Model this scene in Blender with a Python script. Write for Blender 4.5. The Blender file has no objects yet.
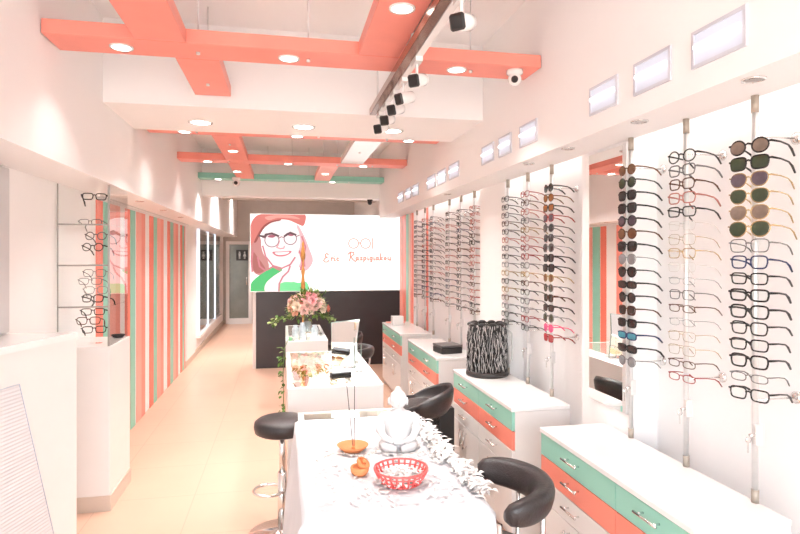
import bpy, math, random
from mathutils import Vector, Matrix
random.seed(7)
PI = math.pi
SC = bpy.context.scene
COL = SC.collection
# ------------------------------------------------------------------ materials
def mat(name, col, rough=.5, metal=0., var=.03, scale=6., bump=0., bscale=40., spec=.5, coat=0., emit=None, es=0., alpha=1., trans=0., ior=1.45):
    m = bpy.data.materials.new(name); m.use_nodes = True
    nt = m.node_tree; N = nt.nodes; L = nt.links
    b = N['Principled BSDF']
    tc = N.new('ShaderNodeTexCoord')
    nz = N.new('ShaderNodeTexNoise'); nz.inputs['Scale'].default_value = scale; nz.inputs['Detail'].default_value = 3
    L.new(tc.outputs['Object'], nz.inputs['Vector'])
    r = N.new('ShaderNodeValToRGB')
    a = [max(0, c*(1-var)) for c in col]; d = [min(1, c*(1+var)) for c in col]
    r.color_ramp.elements[0].position = .3; r.color_ramp.elements[1].position = .7
    r.color_ramp.elements[0].color = (*a, 1); r.color_ramp.elements[1].color = (*d, 1)
    L.new(nz.outputs['Fac'], r.inputs['Fac']); L.new(r.outputs['Color'], b.inputs['Base Color'])
    b.inputs['Roughness'].default_value = rough; b.inputs['Metallic'].default_value = metal
    b.inputs['Specular IOR Level'].default_value = spec; b.inputs['Coat Weight'].default_value = coat
    b.inputs['Transmission Weight'].default_value = trans; b.inputs['IOR'].default_value = ior
    b.inputs['Alpha'].default_value = alpha
    if emit is not None:
        b.inputs['Emission Color'].default_value = (*emit, 1); b.inputs['Emission Strength'].default_value = es
    if bump:
        n2 = N.new('ShaderNodeTexNoise'); n2.inputs['Scale'].default_value = bscale; n2.inputs['Detail'].default_value = 4
        L.new(tc.outputs['Object'], n2.inputs['Vector'])
        bp = N.new('ShaderNodeBump'); bp.inputs['Strength'].default_value = bump; bp.inputs['Distance'].default_value = .01
        L.new(n2.outputs['Fac'], bp.inputs['Height']); L.new(bp.outputs['Normal'], b.inputs['Normal'])
    return m
def glassmat(name, tint, ior=1.5, rough=0.):
    # thin clear sheet: Fresnel mix of see-through and mirror
    m = bpy.data.materials.new(name); m.use_nodes = True
    nt = m.node_tree; N = nt.nodes; L = nt.links
    for n in list(N):
        if n.type != 'OUTPUT_MATERIAL': N.remove(n)
    out = [n for n in N if n.type == 'OUTPUT_MATERIAL'][0]
    tr = N.new('ShaderNodeBsdfTransparent'); tr.inputs['Color'].default_value = (*tint, 1)
    gl = N.new('ShaderNodeBsdfGlossy'); gl.inputs['Roughness'].default_value = rough; gl.inputs['Color'].default_value = (1, 1, 1, 1)
    fr = N.new('ShaderNodeFresnel'); fr.inputs['IOR'].default_value = ior
    mx = N.new('ShaderNodeMixShader')
    ge = N.new('ShaderNodeNewGeometry'); mu = N.new('ShaderNodeMath'); mu.operation = 'MULTIPLY_ADD'
    L.new(ge.outputs['Backfacing'], mu.inputs[0]); mu.inputs[1].default_value = -1.; mu.inputs[2].default_value = 1.
    m3 = N.new('ShaderNodeMath'); m3.operation = 'MULTIPLY'; m4 = N.new('ShaderNodeMath'); m4.operation = 'MULTIPLY'; m4.use_clamp = True; m4.inputs[1].default_value = 1.6; L.new(m3.outputs[0], m4.inputs[0]); L.new(mu.outputs[0], m3.inputs[0]); L.new(fr.outputs[0], m3.inputs[1])
    L.new(m4.outputs[0], mx.inputs[0]); L.new(tr.outputs[0], mx.inputs[1]); L.new(gl.outputs[0], mx.inputs[2])
    L.new(mx.outputs[0], out.inputs['Surface'])
    return m
def emitmat(name, col, s, var=.02):
    m = bpy.data.materials.new(name); m.use_nodes = True
    nt = m.node_tree; N = nt.nodes; L = nt.links
    b = N['Principled BSDF']; b.inputs['Base Color'].default_value = (.8, .8, .8, 1); b.inputs['Roughness'].default_value = .4
    tc = N.new('ShaderNodeTexCoord'); nz = N.new('ShaderNodeTexNoise'); nz.inputs['Scale'].default_value = 4
    L.new(tc.outputs['Object'], nz.inputs['Vector'])
    r = N.new('ShaderNodeValToRGB')
    r.color_ramp.elements[0].color = (*[c*(1-var) for c in col], 1); r.color_ramp.elements[1].color = (*col, 1)
    L.new(nz.outputs['Fac'], r.inputs['Fac']); L.new(r.outputs['Color'], b.inputs['Emission Color'])
    b.inputs['Base Color'].default_value = (*[c*.12 for c in col], 1)
    b.inputs['Emission Strength'].default_value = s
    return m
def s2l(r, g, b):
    f = lambda c: (c/255/12.92) if c/255 <= .04045 else ((c/255+.055)/1.055)**2.4
    return (f(r), f(g), f(b))
WALL = mat('wall_paint', (.93, .905, .895), .55, var=.012, scale=1.5, bump=.02, bscale=120)
CEIL = mat('ceiling_paint', (.93, .905, .895), .6, var=.012, scale=1.5)
LAM = mat('white_laminate', (.78, .75, .725), .28, var=.01, coat=.15)
LAMG = mat('white_gloss', (.88, .86, .84), .15, var=.01, coat=.3)
CORAL = mat('coral_paint', (.90, .30, .235), .4, var=.03)
CORALD = mat('coral_laminate', (.92, .28, .205), .3, var=.02)
DCORAL = mat('deep_coral_paint', (.90, .22, .155), .4, var=.03)
LCORAL = mat('light_coral_paint', (.92, .42, .35), .4, var=.03)
TEAL = mat('mint_paint', (.28, .62, .50), .4, var=.03)
MINT = mat('mint_laminate', (.32, .64, .52), .3, var=.02)
CHROME = mat('chrome', (.8, .79, .78), .12, 1., var=.02)
ALU = mat('brushed_aluminium', (.78, .77, .76), .35, .6, var=.04, scale=30)
SILV = mat('satin_silver', (.66, .65, .64), .3, .6, var=.03)
CAP = mat('beige_cap', (.42, .36, .30), .45, .3, var=.05)
BLEA = mat('black_leather', (.030, .024, .024), .36, var=.25, scale=20, bump=.25, bscale=160, spec=.6)
BLK = mat('black_plastic', (.02, .018, .018), .35, var=.2)
DARK = mat('dark_panel', (.040, .030, .032), .3, var=.1)
CLOTH = mat('white_cloth', (.66, .66, .68), .85, var=.02, bump=.12, bscale=60)
FEATH = mat('white_feather', (.80, .78, .76), .8, var=.04)
PLAS = mat('white_plaster', (.68, .67, .67), .5, var=.02, bump=.05)
REDP = mat('red_plastic', (.82, .12, .11), .35, var=.04)
TERRA = mat('terracotta', (.78, .28, .11), .7, var=.08, bump=.1)
GOLDW = mat('golden_wood', (.55, .26, .07), .4, var=.15, scale=25)
LEAF = mat('leaf_green', (.10, .19, .035), .55, var=.4, scale=30)
LEAF2 = mat('pale_leaf_green', (.28, .36, .12), .55, var=.3, scale=30)
BASE = mat('beige_skirting', (.60, .50, .42), .4, var=.03)
GREYW = mat('grey_wall_paint', (.62, .57, .53), .6, var=.03)
MIRR = mat('mirror_silver', (.93, .93, .92), .01, 1., var=.0)
GLASS = glassmat('clear_glass', (.97, .985, .98))
GLASSD = glassmat('tinted_door_glass', (.30, .36, .34))
GEDGE = mat('glass_edge', (.30, .40, .36), .2, var=.1, spec=.8)
SHELFE = mat('shelf_edge', (.36, .34, .32), .3, .5)
PEACH = mat('peach_tray', (.80, .66, .54), .6, var=.05)
BULB = emitmat('lamp_face', (1., .93, .84), 9.)
BULBD = emitmat('dim_lamp_face', (1., .80, .72), .25)
LBOX = emitmat('light_panel_face', (.95, .97, 1.), 1.3)
LED = emitmat('led_strip', (.80, .84, 1.), .8)
# floor: big glossy peach tiles
def floormat():
    m = mat('floor_tile', (.66, .425, .315), .3, var=.03, scale=2.)
    nt = m.node_tree; N = nt.nodes; L = nt.links
    b = N['Principled BSDF']; ramp = [n for n in N if n.type == 'VALTORGB'][0]
    tc = [n for n in N if n.type == 'TEX_COORD'][0]
    br = N.new('ShaderNodeTexBrick'); br.offset = 0.; br.inputs['Scale'].default_value = 1.
    br.inputs['Brick Width'].default_value = .6; br.inputs['Row Height'].default_value = .6
    br.inputs['Mortar Size'].default_value = .0035; br.inputs['Mortar Smooth'].default_value = .3
    br.inputs['Mortar'].default_value = (.52, .34, .25, 1)
    L.new(tc.outputs['Object'], br.inputs['Vector'])
    L.new(ramp.outputs['Color'], br.inputs['Color1']); L.new(ramp.outputs['Color'], br.inputs['Color2'])
    L.new(br.outputs['Color'], b.inputs['Base Color'])
    return m
FLOOR = floormat()
# ------------------------------------------------------------------ mesh builder
class MB:
    def __init__(s): s.v = []; s.f = []; s.m = []; s.sm = []
    def add(s, vs, fs, mi=0, smooth=False, M=None):
        o = len(s.v)
        for p in vs:
            p = Vector(p)
            s.v.append(tuple(M @ p) if M is not None else tuple(p))
        for f in fs: s.f.append(tuple(i+o for i in f)); s.m.append(mi); s.sm.append(smooth)
        return s
    def box(s, x0, x1, y0, y1, z0, z1, mi=0, M=None, b=0.):
        if b <= 0:
            vs = [(x0,y0,z0),(x1,y0,z0),(x1,y1,z0),(x0,y1,z0),(x0,y0,z1),(x1,y0,z1),(x1,y1,z1),(x0,y1,z1)]
            fs = [(0,3,2,1),(4,5,6,7),(0,1,5,4),(1,2,6,5),(2,3,7,6),(3,0,4,7)]
            return s.add(vs, fs, mi, False, M)
        # chamfered box
        vs = []
        for sx, X in ((-1, x0), (1, x1)):
            for sy, Y in ((-1, y0), (1, y1)):
                for sz, Z in ((-1, z0), (1, z1)):
                    vs += [(X, Y-sy*b, Z-sz*b), (X-sx*b, Y, Z-sz*b), (X-sx*b, Y-sy*b, Z)]
        import bmesh
        bm = bmesh.new(); bv = [bm.verts.new(v) for v in vs]
        bmesh.ops.convex_hull(bm, input=bv); bm.verts.index_update()
        vv = [tuple(v.co) for v in bm.verts]; ff = [tuple(v.index for v in f.verts) for f in bm.faces]; bm.free()
        return s.add(vv, ff, mi, False, M)
    def prism(s, pts, a, b, axis='z', mi=0, M=None):
        n = len(pts)
        def P(p, h):
            return {'z': (p[0], p[1], h), 'y': (p[0], h, p[1]), 'x': (h, p[0], p[1])}[axis]
        vs = [P(p, a) for p in pts]+[P(p, b) for p in pts]
        fs = [tuple(range(n-1, -1, -1)), tuple(range(n, 2*n))]+[(i, (i+1) % n, n+(i+1) % n, n+i) for i in range(n)]
        return s.add(vs, fs, mi, False, M)
    def tube(s, pts, r, seg=8, closed=False, mi=0, M=None, cap=True):
        pts = [Vector(p) for p in pts]; n = len(pts); vs = []; fs = []
        rs = r if isinstance(r, (list, tuple)) else [r]*n
        prev = None
        for i, p in enumerate(pts):
            if closed: t = pts[(i+1) % n]-pts[i-1]
            else: t = pts[min(i+1, n-1)]-pts[max(i-1, 0)]
            t.normalize()
            if prev is None:
                u = t.orthogonal().normalized()
            else:
                u = (prev-t*prev.dot(t))
                u = u.normalized() if u.length > 1e-6 else t.orthogonal().normalized()
            prev = u; w = t.cross(u)
            for k in range(seg):
                a = 2*PI*k/seg; vs.append(p+(u*math.cos(a)+w*math.sin(a))*rs[i])
        for i in range(n if closed else n-1):
            j = (i+1) % n
            for k in range(seg):
                k2 = (k+1) % seg; fs.append((i*seg+k, i*seg+k2, j*seg+k2, j*seg+k))
        if cap and not closed:
            fs.append(tuple(range(seg-1, -1, -1))); fs.append(tuple((n-1)*seg+k for k in range(seg)))
        return s.add(vs, fs, mi, True, M)
    def cyl(s, p, q, r, seg=16, mi=0, M=None): return s.tube([p, q], r, seg, mi=mi, M=M)
    def lathe(s, prof, seg=24, mi=0, M=None, c=(0, 0, 0), smooth=True):
        vs = []; fs = []
        for r, z in prof:
            for k in range(seg):
                a = 2*PI*k/seg; vs.append((c[0]+r*math.cos(a), c[1]+r*math.sin(a), c[2]+z))
        n = len(prof)
        for i in range(n-1):
            for k in range(seg):
                k2 = (k+1) % seg; fs.append((i*seg+k, i*seg+k2, (i+1)*seg+k2, (i+1)*seg+k))
        if prof[0][0] > 1e-6: fs.append(tuple(range(seg-1, -1, -1)))
        if prof[-1][0] > 1e-6: fs.append(tuple((n-1)*seg+k for k in range(seg)))
        return s.add(vs, fs, mi, smooth, M)
    def ball(s, c, r, seg=12, rings=8, mi=0, M=None):
        rx, ry, rz = r if isinstance(r, (tuple, list)) else (r, r, r)
        vs = [(c[0], c[1], c[2]-rz)]; fs = []
        for i in range(1, rings):
            t = -PI/2+PI*i/rings
            for k in range(seg):
                a = 2*PI*k/seg
                vs.append((c[0]+rx*math.cos(t)*math.cos(a), c[1]+ry*math.cos(t)*math.sin(a), c[2]+rz*math.sin(t)))
        vs.append((c[0], c[1], c[2]+rz)); T = len(vs)-1
        for k in range(seg):
            k2 = (k+1) % seg
            fs.append((0, 1+k2, 1+k)); fs.append((T, T-seg+k, T-seg+k2))
            for i in range(rings-2):
                a = 1+i*seg; fs.append((a+k, a+k2, a+seg+k2, a+seg+k))
        return s.add(vs, fs, mi, True, M)
    def grid(s, fn, nu, nv, mi=0, closeu=False, M=None):
        vs = [fn(i/(nu if closeu else nu-1), j/(nv-1)) for j in range(nv) for i in range(nu)]; fs = []
        for j in range(nv-1):
            for i in range(nu if closeu else nu-1):
                i2 = (i+1) % nu; fs.append((j*nu+i, j*nu+i2, (j+1)*nu+i2, (j+1)*nu+i))
        return s.add(vs, fs, mi, True, M)
    def mesh(s, name, mats):
        me = bpy.data.meshes.new(name); me.from_pydata(s.v, [], s.f)
        for m in (mats if isinstance(mats, (list, tuple)) else [mats]): me.materials.append(m)
        for p, mi, sm in zip(me.polygons, s.m, s.sm): p.material_index = mi; p.use_smooth = sm
        me.update(); return me
    def build(s, name, mats, parent=None, loc=(0, 0, 0), rot=None, solid=0., sub=0):
        o = bpy.data.objects.new(name, s.mesh(name, mats)); COL.objects.link(o)
        o.location = loc
        if rot: o.rotation_euler = rot
        if parent: o.parent = parent
        if solid: md = o.modifiers.new('s', 'SOLIDIFY'); md.thickness = solid; md.offset = 0
        if sub: md = o.modifiers.new('u', 'SUBSURF'); md.levels = sub; md.render_levels = sub
        return o
def empty(name, loc=(0, 0, 0), rz=0.):
    o = bpy.data.objects.new(name, None); COL.objects.link(o); o.location = loc; o.rotation_euler = (0, 0, rz)
    o.empty_display_size = .05; return o
def tag(o, label, cat, group=None, kind=None):
    if label: o['label'] = label
    if cat: o['category'] = cat
    if group: o['group'] = group
    if kind: o['kind'] = kind
    return o
def struct(name, mb, m, label=None):
    o = mb.build(name, m); o['kind'] = 'structure'
    if label: o['label'] = label
    return o
def copy_tree(o, parent=None):
    c = o.copy(); COL.objects.link(c); c.parent = parent
    for ch in [q for q in SC.objects if q.parent == o]: copy_tree(ch, c)
    return c
ORD = ['first', 'second', 'third', 'fourth', 'fifth', 'sixth', 'seventh', 'eighth', 'ninth', 'tenth', 'eleventh', 'twelfth', 'thirteenth', 'fourteenth', 'fifteenth', 'sixteenth', 'seventeenth']

# ------------------------------------------------------------------ camera, world
F = 575.; TH = math.atan(117/575.); H = 1.66
cam = bpy.data.cameras.new('camera'); co = bpy.data.objects.new('camera', cam); COL.objects.link(co)
co.location = (0, 0, H); co.rotation_euler = (PI/2, 0, -TH)
cam.sensor_width = 36; cam.lens = F/800*36; cam.shift_y = -11/800.; cam.clip_start = .05
SC.camera = co
w = bpy.data.worlds.new('world'); SC.world = w; w.use_nodes = True
bg = w.node_tree.nodes['Background']
sky = w.node_tree.nodes.new('ShaderNodeTexSky')
try:
    sky.sky_type = 'NISHITA'; sky.sun_disc = False; sky.sun_elevation = math.radians(40); sky.sun_rotation = math.radians(60)
except Exception: pass
mxs = w.node_tree.nodes.new('ShaderNodeMix'); mxs.data_type = 'RGBA'; mxs.blend_type = 'MIX'; mxs.inputs[0].default_value = .75
w.node_tree.links.new(sky.outputs[0], mxs.inputs[6]); mxs.inputs[7].default_value = (2.0, 1.85, 1.78, 1)   # bright hazy overcast over the blue
w.node_tree.links.new(mxs.outputs[2], bg.inputs[0]); bg.inputs[1].default_value = 2.1
vs = SC.view_settings; vs.view_transform = 'Standard'; vs.look = 'None'; vs.gamma = 1.; vs.use_curve_mapping = False
vs.exposure = 0.85

# ------------------------------------------------------------------ room shell
YF = -1.3; YB = 14.6; XL = -1.43; XN = 1.78; XP = 1.63; ZC = 3.15; ZL = 2.13; ZR = 2.22
struct('floor', MB().box(XL-.2, 2.0, YF-.2, YB+.2, -.1, 0), FLOOR)
struct('ceiling', MB().box(XL-.2, 2.0, YF-.2, YB+.2, ZC, ZC+.1), CEIL)
struct('wall_left', MB().box(XL-.12, XL, YF, YB, 0, ZC), WALL)
rw = MB(); rw.box(XN, XN+.12, YF, YB, 0, ZC)
for a, b in ((2.485, 2.93), (4.07, 4.62), (7.1, 7.94), (YF, 1.0)): rw.box(XP, XN, a, b, 0, ZC)
struct('wall_right', rw, WALL)
struct('wall_back', MB().box(XL-.1, 1.9, YB, YB+.12, 0, ZC), GREYW)
fw = MB()   # shopfront side: wall round a large window behind the viewer
fw.box(XL, XN, YF-.1, YF, 2.75, ZC); fw.box(XL, XL+.12, YF-.1, YF, 0, 2.75); fw.box(XN-.12, XN, YF-.1, YF, 0, 2.75); fw.box(XL, XN, YF-.1, YF, 0, .12)
struct('wall_front', fw, WALL)
wm = MB()
for x in (XL+.12, -.4, .65, XN-.17): wm.box(x, x+.05, YF-.08, YF-.02, .12, 2.75)
wm.box(XL+.12, XN-.12, YF-.08, YF-.02, .12, .17); wm.box(XL+.12, XN-.12, YF-.08, YF-.02, 2.70, 2.75)
wo = struct('window_1', wm, ALU)
gp = MB().box(XL+.14, XN-.14, YF-.055, YF-.047, .15, 2.72).build('window_pane', GLASS, wo)
# soffits
XSL = -1.1; XSR = 1.39
struct('trim_1', MB().box(XL, XSL, YF, YB, ZL, ZC), WALL, 'white bulkhead along the left wall')
struct('trim_2', MB().box(XSR, XP+.01, YF, 8.35, ZR, ZC).box(XP+.01, XN, YF, 8.35, 2.42, ZC), WALL, 'white bulkhead over the display wall')
struct('trim_3', MB().box(XSL, XSR, 3.88, 4.66, 2.62, ZC), CEIL, 'white downstand across the ceiling')
struct('trim_4', MB().box(XSL, XN, 8.35, 8.62, 2.50, ZC), CEIL, 'white downstand before the rear corridor')
struct('trim_5', MB().box(XSL, XN, 11.0, 11.3, 2.72, ZC), GREYW)
bb = MB(); bb.box(XL, XL+.015, 8.98, YB, 0, .1); struct('baseboard_left', bb, BASE)
bb = MB(); bb.box(XL, -1.36, YB-.015, YB, 0, .1); bb.box(-.75, 1.6, YB-.015, YB, 0, .1); struct('baseboard_back', bb, BASE)
bb = MB(); bb.box(XP-.012, XP, 2.93-.3, 2.93, 0, .08); struct('baseboard_right', bb, BASE)
# pilaster at the end of the striped wall
struct('trim_6', MB().box(XL, XL+.03, 8.98, 9.85, .1, ZL), WALL, 'plain white wall end after the stripes')
# rear door with glazed leaf
dr = MB(); dr.box(-1.36, -1.28, YB-.06, YB, 0, 2.02); dr.box(-.83, -.75, YB-.06, YB, 0, 2.02); dr.box(-1.28, -.83, YB-.06, YB, 1.94, 2.02); dr.box(-1.28, -.83, YB-.06, YB, 0, .14)
do = struct('door_1', dr, WALL)
MB().box(-1.28, -.83, YB-.035, YB-.025, .14, 1.94).build('door_glass', mat('frosted_door_glass', (.20, .22, .20), .15, var=.15, scale=3, spec=.7), do)
MB().cyl((-.87, YB-.09, .95), (-.87, YB-.09, 1.15), .012).build('door_handle', CHROME, do)
def wc_sign(loc, face):
    r = empty('restroom_sign', loc, face)
    MB().box(-.14, .14, -.006, 0, -.13, .13).build('plate', BLK, r)
    SG = mat('sign_grey', (.5, .5, .48), .5)
    for x, k in ((-.06, 0), (.06, 1)):
        f = MB()
        f.ball((x, -.008, .07), (.02, .003, .02), 10, 6)
        if k: f.prism([(x-.015, .045), (x+.015, .045), (x+.04, -.03), (x-.04, -.03)], -.010, -.006, 'y')
        else: f.prism([(x-.028, .045), (x+.028, .045), (x+.02, -.03), (x-.02, -.03)], -.010, -.006, 'y')
        f.box(x-.017, x-.004, -.010, -.006, -.09, -.03); f.box(x+.004, x+.017, -.010, -.006, -.09, -.03)
        f.build('figure', SG, r)
    return r
tag(wc_sign((-.98, YB-.037, 1.68), 0), 'small dark restroom sign with two figures on the glazed rear door', 'sign')
# glass wall panels with LED edges in the corridor
for i, (a, b) in enumerate(((10.22, 11.36), (11.42, 12.5), (12.56, 13.6))):
    r = empty('glass_wall_panel', (XL, a, 0))
    MB().box(.002, .03, .05, b-a, .38, 2.1).build('pane', mat('dark_mirror_glass', (.24, .26, .25), .04, .85, var=.05), r)
    MB().box(0, .045, 0, .045, .34, 2.12).build('lit_edge', LED, r)
    tag(r, ['tall dark glass panel with lit edge nearest the striped wall', 'middle tall dark glass panel with lit edge in the rear corridor', 'tall dark glass panel with lit edge nearest the rear door'][i], 'glass panel', 'corridor glass panels')
struct('trim_7', MB().box(XL, XL+.07, 10.15, 13.75, .28, .34), WALL, 'white ledge under the corridor glass panels')

# ------------------------------------------------------------------ ceiling beams
ZB = 2.69; TB = .07
def beam(x0, x1, y0, y1, m, label, rods, grp=None):
    r = empty('ceiling_beam', ((x0+x1)/2, (y0+y1)/2, ZB))
    hx = (x1-x0)/2; hy = (y1-y0)/2
    MB().box(-hx, hx, -hy, hy, 0, TB, b=.003).build('board', m, r)
    for a, b in rods:
        MB().cyl((a-r.location.x, b-r.location.y, TB), (a-r.location.x, b-r.location.y, ZC-ZB), .004, 8).cyl((a-r.location.x, b-r.location.y, -.012), (a-r.location.x, b-r.location.y, 0.), .010, 8).build('hanger_rod', ALU, r)
    return tag(r, label, 'ceiling beam', 'suspended ceiling beams')
beam(XSL+.005, XSR-.005, 2.93, 3.16, CORAL, 'wide coral ceiling beam nearest the viewer, spanning wall to wall', [(-.42, 3.05), (.13, 3.05), (1.02, 3.05)])
beam(-.69, -.46, 1.0, 2.925, CORAL, 'short coral beam at top left, meeting the nearest cross beam from the front', [(-.57, 1.6)])
beam(-.55, -.33, 3.165, 3.86, CORAL, 'short coral stub hanging behind the nearest cross beam', [(-.44, 3.6)])
beam(.38, .59, 1.0, 2.925, CORAL, 'long coral beam beside the track light', [(.49, 1.8)])
beam(.60, .655, 1.0, 2.80, LAMG, 'slim white board hung beside the long coral beam', [(.627, 1.8)])
beam(XSL+.005, XSR-.005, 4.90, 5.12, CORAL, 'second coral cross beam, just behind the white downstand', [(-.7, 5.0), (.3, 5.0), (.9, 5.0)])
beam(-.60, -.37, 5.125, 6.40, CORAL, 'coral beam joining the second and third cross beams at left', [(-.68+.2, 5.5)])
beam(.63, .88, 5.125, 6.40, LAMG, 'white beam joining the second and third cross beams at right', [(.75, 5.7)])
beam(XSL+.005, XSR-.005, 6.405, 6.64, CORAL, 'third coral cross beam, in front of the mint one', [(-.58, 6.5), (.1, 6.5), (.6, 6.5), (1.0, 6.5)])
beam(-.60, -.38, 6.645, 7.92, CORAL, 'coral beam joining the third cross beam to the mint beam at left', [(-.5, 7.3)])
beam(.42, .63, 6.645, 7.92, LCORAL, 'pale coral beam joining the third cross beam to the mint beam at right', [(.5, 7.3)])
beam(XSL+.005, XSR-.005, 7.925, 8.15, TEAL, 'mint green cross beam at the rear', [(-.2, 8.0), (.35, 8.0), (.9, 8.0)])

# ------------------------------------------------------------------ downlights
NL = [0]
def downlight(x, y, z, label, R=.055, on=True, power=10., area=True):
    r = empty('downlight', (x, y, z))
    MB().lathe([(R*.78, -.001), (R*.8, -.006), (R, -.005), (R*1.02, 0), (R*.78, 0)], 24).build('trim_ring', LAMG if on else CHROME, r)
    MB().lathe([(R*.79, -.003), (0.0001, -.003)], 24).build('lamp_face', BULB if on else BULBD, r)
    if on and area:
        l = bpy.data.lights.new('lamp', 'AREA'); l.shape = 'DISK'; l.size = R*1.5; l.energy = power; l.color = (1., .95, .925); l.spread = math.radians(105)
        o = bpy.data.objects.new('lamp', l); COL.objects.link(o); o.location = (0, 0, -.012); o.parent = r
    return tag(r, label, 'downlight', 'ceiling downlights' if on else 'dim spotlights')
PW = 3.3
for x, lb in ((-.78, 'round lit downlight at the left end of the nearest coral beam'), (.03, 'round lit downlight in the middle of the nearest coral beam'), (.94, 'round lit downlight at the right end of the nearest coral beam')):
    downlight(x, 3.05, ZB, lb, power=PW*(.35 if x < -.5 else 1))
downlight(.485, 2.34, ZB, 'round lit downlight in the long coral beam beside the track light', power=PW)
for x, lb in ((-.58, 'large round lit downlight at left on the white downstand'), (.15, 'large round lit downlight in the middle of the white downstand'), (.82, 'large round lit downlight at right on the white downstand')):
    downlight(x, 4.33, 2.62, lb, R=.085, power=PW*1.7)
for x, lb in ((-.8, 'left downlight in the second coral cross beam'), (.12, 'middle downlight in the second coral cross beam'), (1.1, 'right downlight in the second coral cross beam')):
    downlight(x, 5.02, ZB, lb, power=PW*1.25*(.28 if abs(x) > .75 else 1.3))
downlight(-.48, 5.85, ZB, 'downlight in the coral joining beam between second and third cross beams', power=PW*1.2)
for x, lb in ((-.8, 'left downlight in the third coral cross beam'), (.06, 'middle downlight in the third coral cross beam'), (.9, 'right downlight in the third coral cross beam')):
    downlight(x, 6.54, ZB, lb, power=PW*1.25*(.28 if abs(x) > .75 else 1.3))
downlight(-.55, 7.25, ZB, 'downlight in the left coral beam leading to the mint beam', power=PW*1.2)
downlight(.52, 7.25, ZB, 'downlight in the pale coral beam leading to the mint beam', power=PW*1.2)
downlight(-.85, 8.03, ZB, 'left downlight in the mint beam', power=PW*1.2)
downlight(.67, 8.03, ZB, 'right downlight in the mint beam', power=PW*1.2)
downlight(-.82, 9.9, ZC, 'downlight on the corridor ceiling above the rear passage', R=.06, power=20)
downlight(-.1, 10.2, ZC, 'downlight on the rear ceiling above the woman in the poster', R=.06, power=18)
downlight(-1.0, 13.0, ZC, 'downlight on the corridor ceiling nearest the rear door', R=.06, power=20)
for x, y, lb in ((-1.2, 5.26, 'dim recessed spot over the stripes, nearest the glass case'), (-1.2, 6.24, 'dim recessed spot over the middle of the stripes'), (-1.21, 7.32, 'dim recessed spot over the far stripes')):
    downlight(x, y, ZL, lb, R=.035, on=False)
for x, y, lb in ((1.46, 1.56, 'dim chrome spot above the nearest eyewear pole'), (1.45, 2.14, 'dim chrome spot right of the wall mirror'), (1.45, 2.75, 'dim chrome spot above the wall mirror'), (1.455, 3.25, 'dim chrome spot above the sunglasses pole left of the mirror'), (1.455, 5.0, 'dim chrome spot beyond the white pillar')):
    downlight(x, y, ZR, lb, R=.035, on=False)

# LED strips hidden in the cove above the display niches
for i, (a, b, lb) in enumerate(((1.02, 2.5, 'nearest'), (2.95, 4.05, 'middle'), (4.64, 7.08, 'far'))):
    r = empty('led_strip', (1.71, (a+b)/2, 2.41))
    MB().box(-.012, .012, -(b-a)/2, (b-a)/2, 0, .008).build('housing', ALU, r)
    l = bpy.data.lights.new('lamp', 'AREA'); l.shape = 'RECTANGLE'; l.size = .02; l.size_y = b-a; l.energy = .7*(b-a); l.color = (1., .95, .93)
    o = bpy.data.objects.new('lamp', l); COL.objects.link(o); o.location = (0, 0, -.004); o.parent = r
    tag(r, 'lit strip in the cove above the %s eyewear niche' % lb, 'light strip', 'cove light strips')
# square light panels in the right bulkhead
PY = [(1.52, 1.735), (1.87, 2.07), (2.21, 2.41), (3.0, 3.21), (3.37, 3.55), (3.67, 3.88), (4.45, 4.70), (4.83, 5.08), (5.19, 5.46), (5.86, 6.1), (6.22, 6.46), (6.64, 6.9)]
for i, (a, b) in enumerate(PY):
    r = empty('square_wall_light', (XSR, (a+b)/2, 2.366)); h = (b-a)/2; t = .012; v = .052
    fr = MB(); fr.box(-.008, 0, -h-t, h+t, v, v+t); fr.box(-.008, 0, -h-t, h+t, -v-t, -v); fr.box(-.008, 0, -h-t, -h, -v, v); fr.box(-.008, 0, h, h+t, -v, v)
    fr.build('frame', mat('pale_grey_frame', (.62, .62, .68), .3), r)
    MB().box(-.003, 0, -h, h, -v, v).build('diffuser', mat('cool_diffuser', (.45, .46, .52), .3, emit=(.86, .88, 1.), es=.25, var=.03), r)
    MB().tube([(-.010, -h*.9, .005), (-.010, h*.9, .005)], .011, 8).build('tube_lamp', LBOX, r)
    tag(r, ORD[i]+' lit square panel from the front along the right bulkhead', 'light panel', 'lit panels along the right bulkhead')

# ------------------------------------------------------------------ track light
tr = empty('ceiling_track', (.6, 2.4, 2.6))
MB().box(-.035, .01, -1.5, 1.4, 0, .045, b=.003).build('rail_cover', mat('coral_reflection_metal', (.30, .17, .13), .18, .85, var=.1), tr)  # brown base colour carries the coral reflected in the metal
MB().box(.012, .045, -1.5, 1.38, 0, .035).build('rail', LAMG, tr)
for y in (-.9, .2, 1.2): MB().cyl((-.012, y, .045), (-.012, y, ZC-2.6), .006, 8).build('hanger_rod', ALU, tr)
tag(tr, 'long metal lighting track coloured with the reflection of the coral beam beside it', 'lighting track')
HY = [1.98, 2.68, 3.0, 3.24, 3.50, 3.74]; HR = [.3, .35, -.1, .2, .5, .35]
HL = ['largest black fronted spotlight, nearest the front on the track', 'second spotlight from the front of the track, turned left', 'third spotlight from the front of the track', 'fourth spotlight from the front, among the cluster', 'fifth spotlight from the front, among the cluster', 'last spotlight at the far tip of the track']
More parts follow.
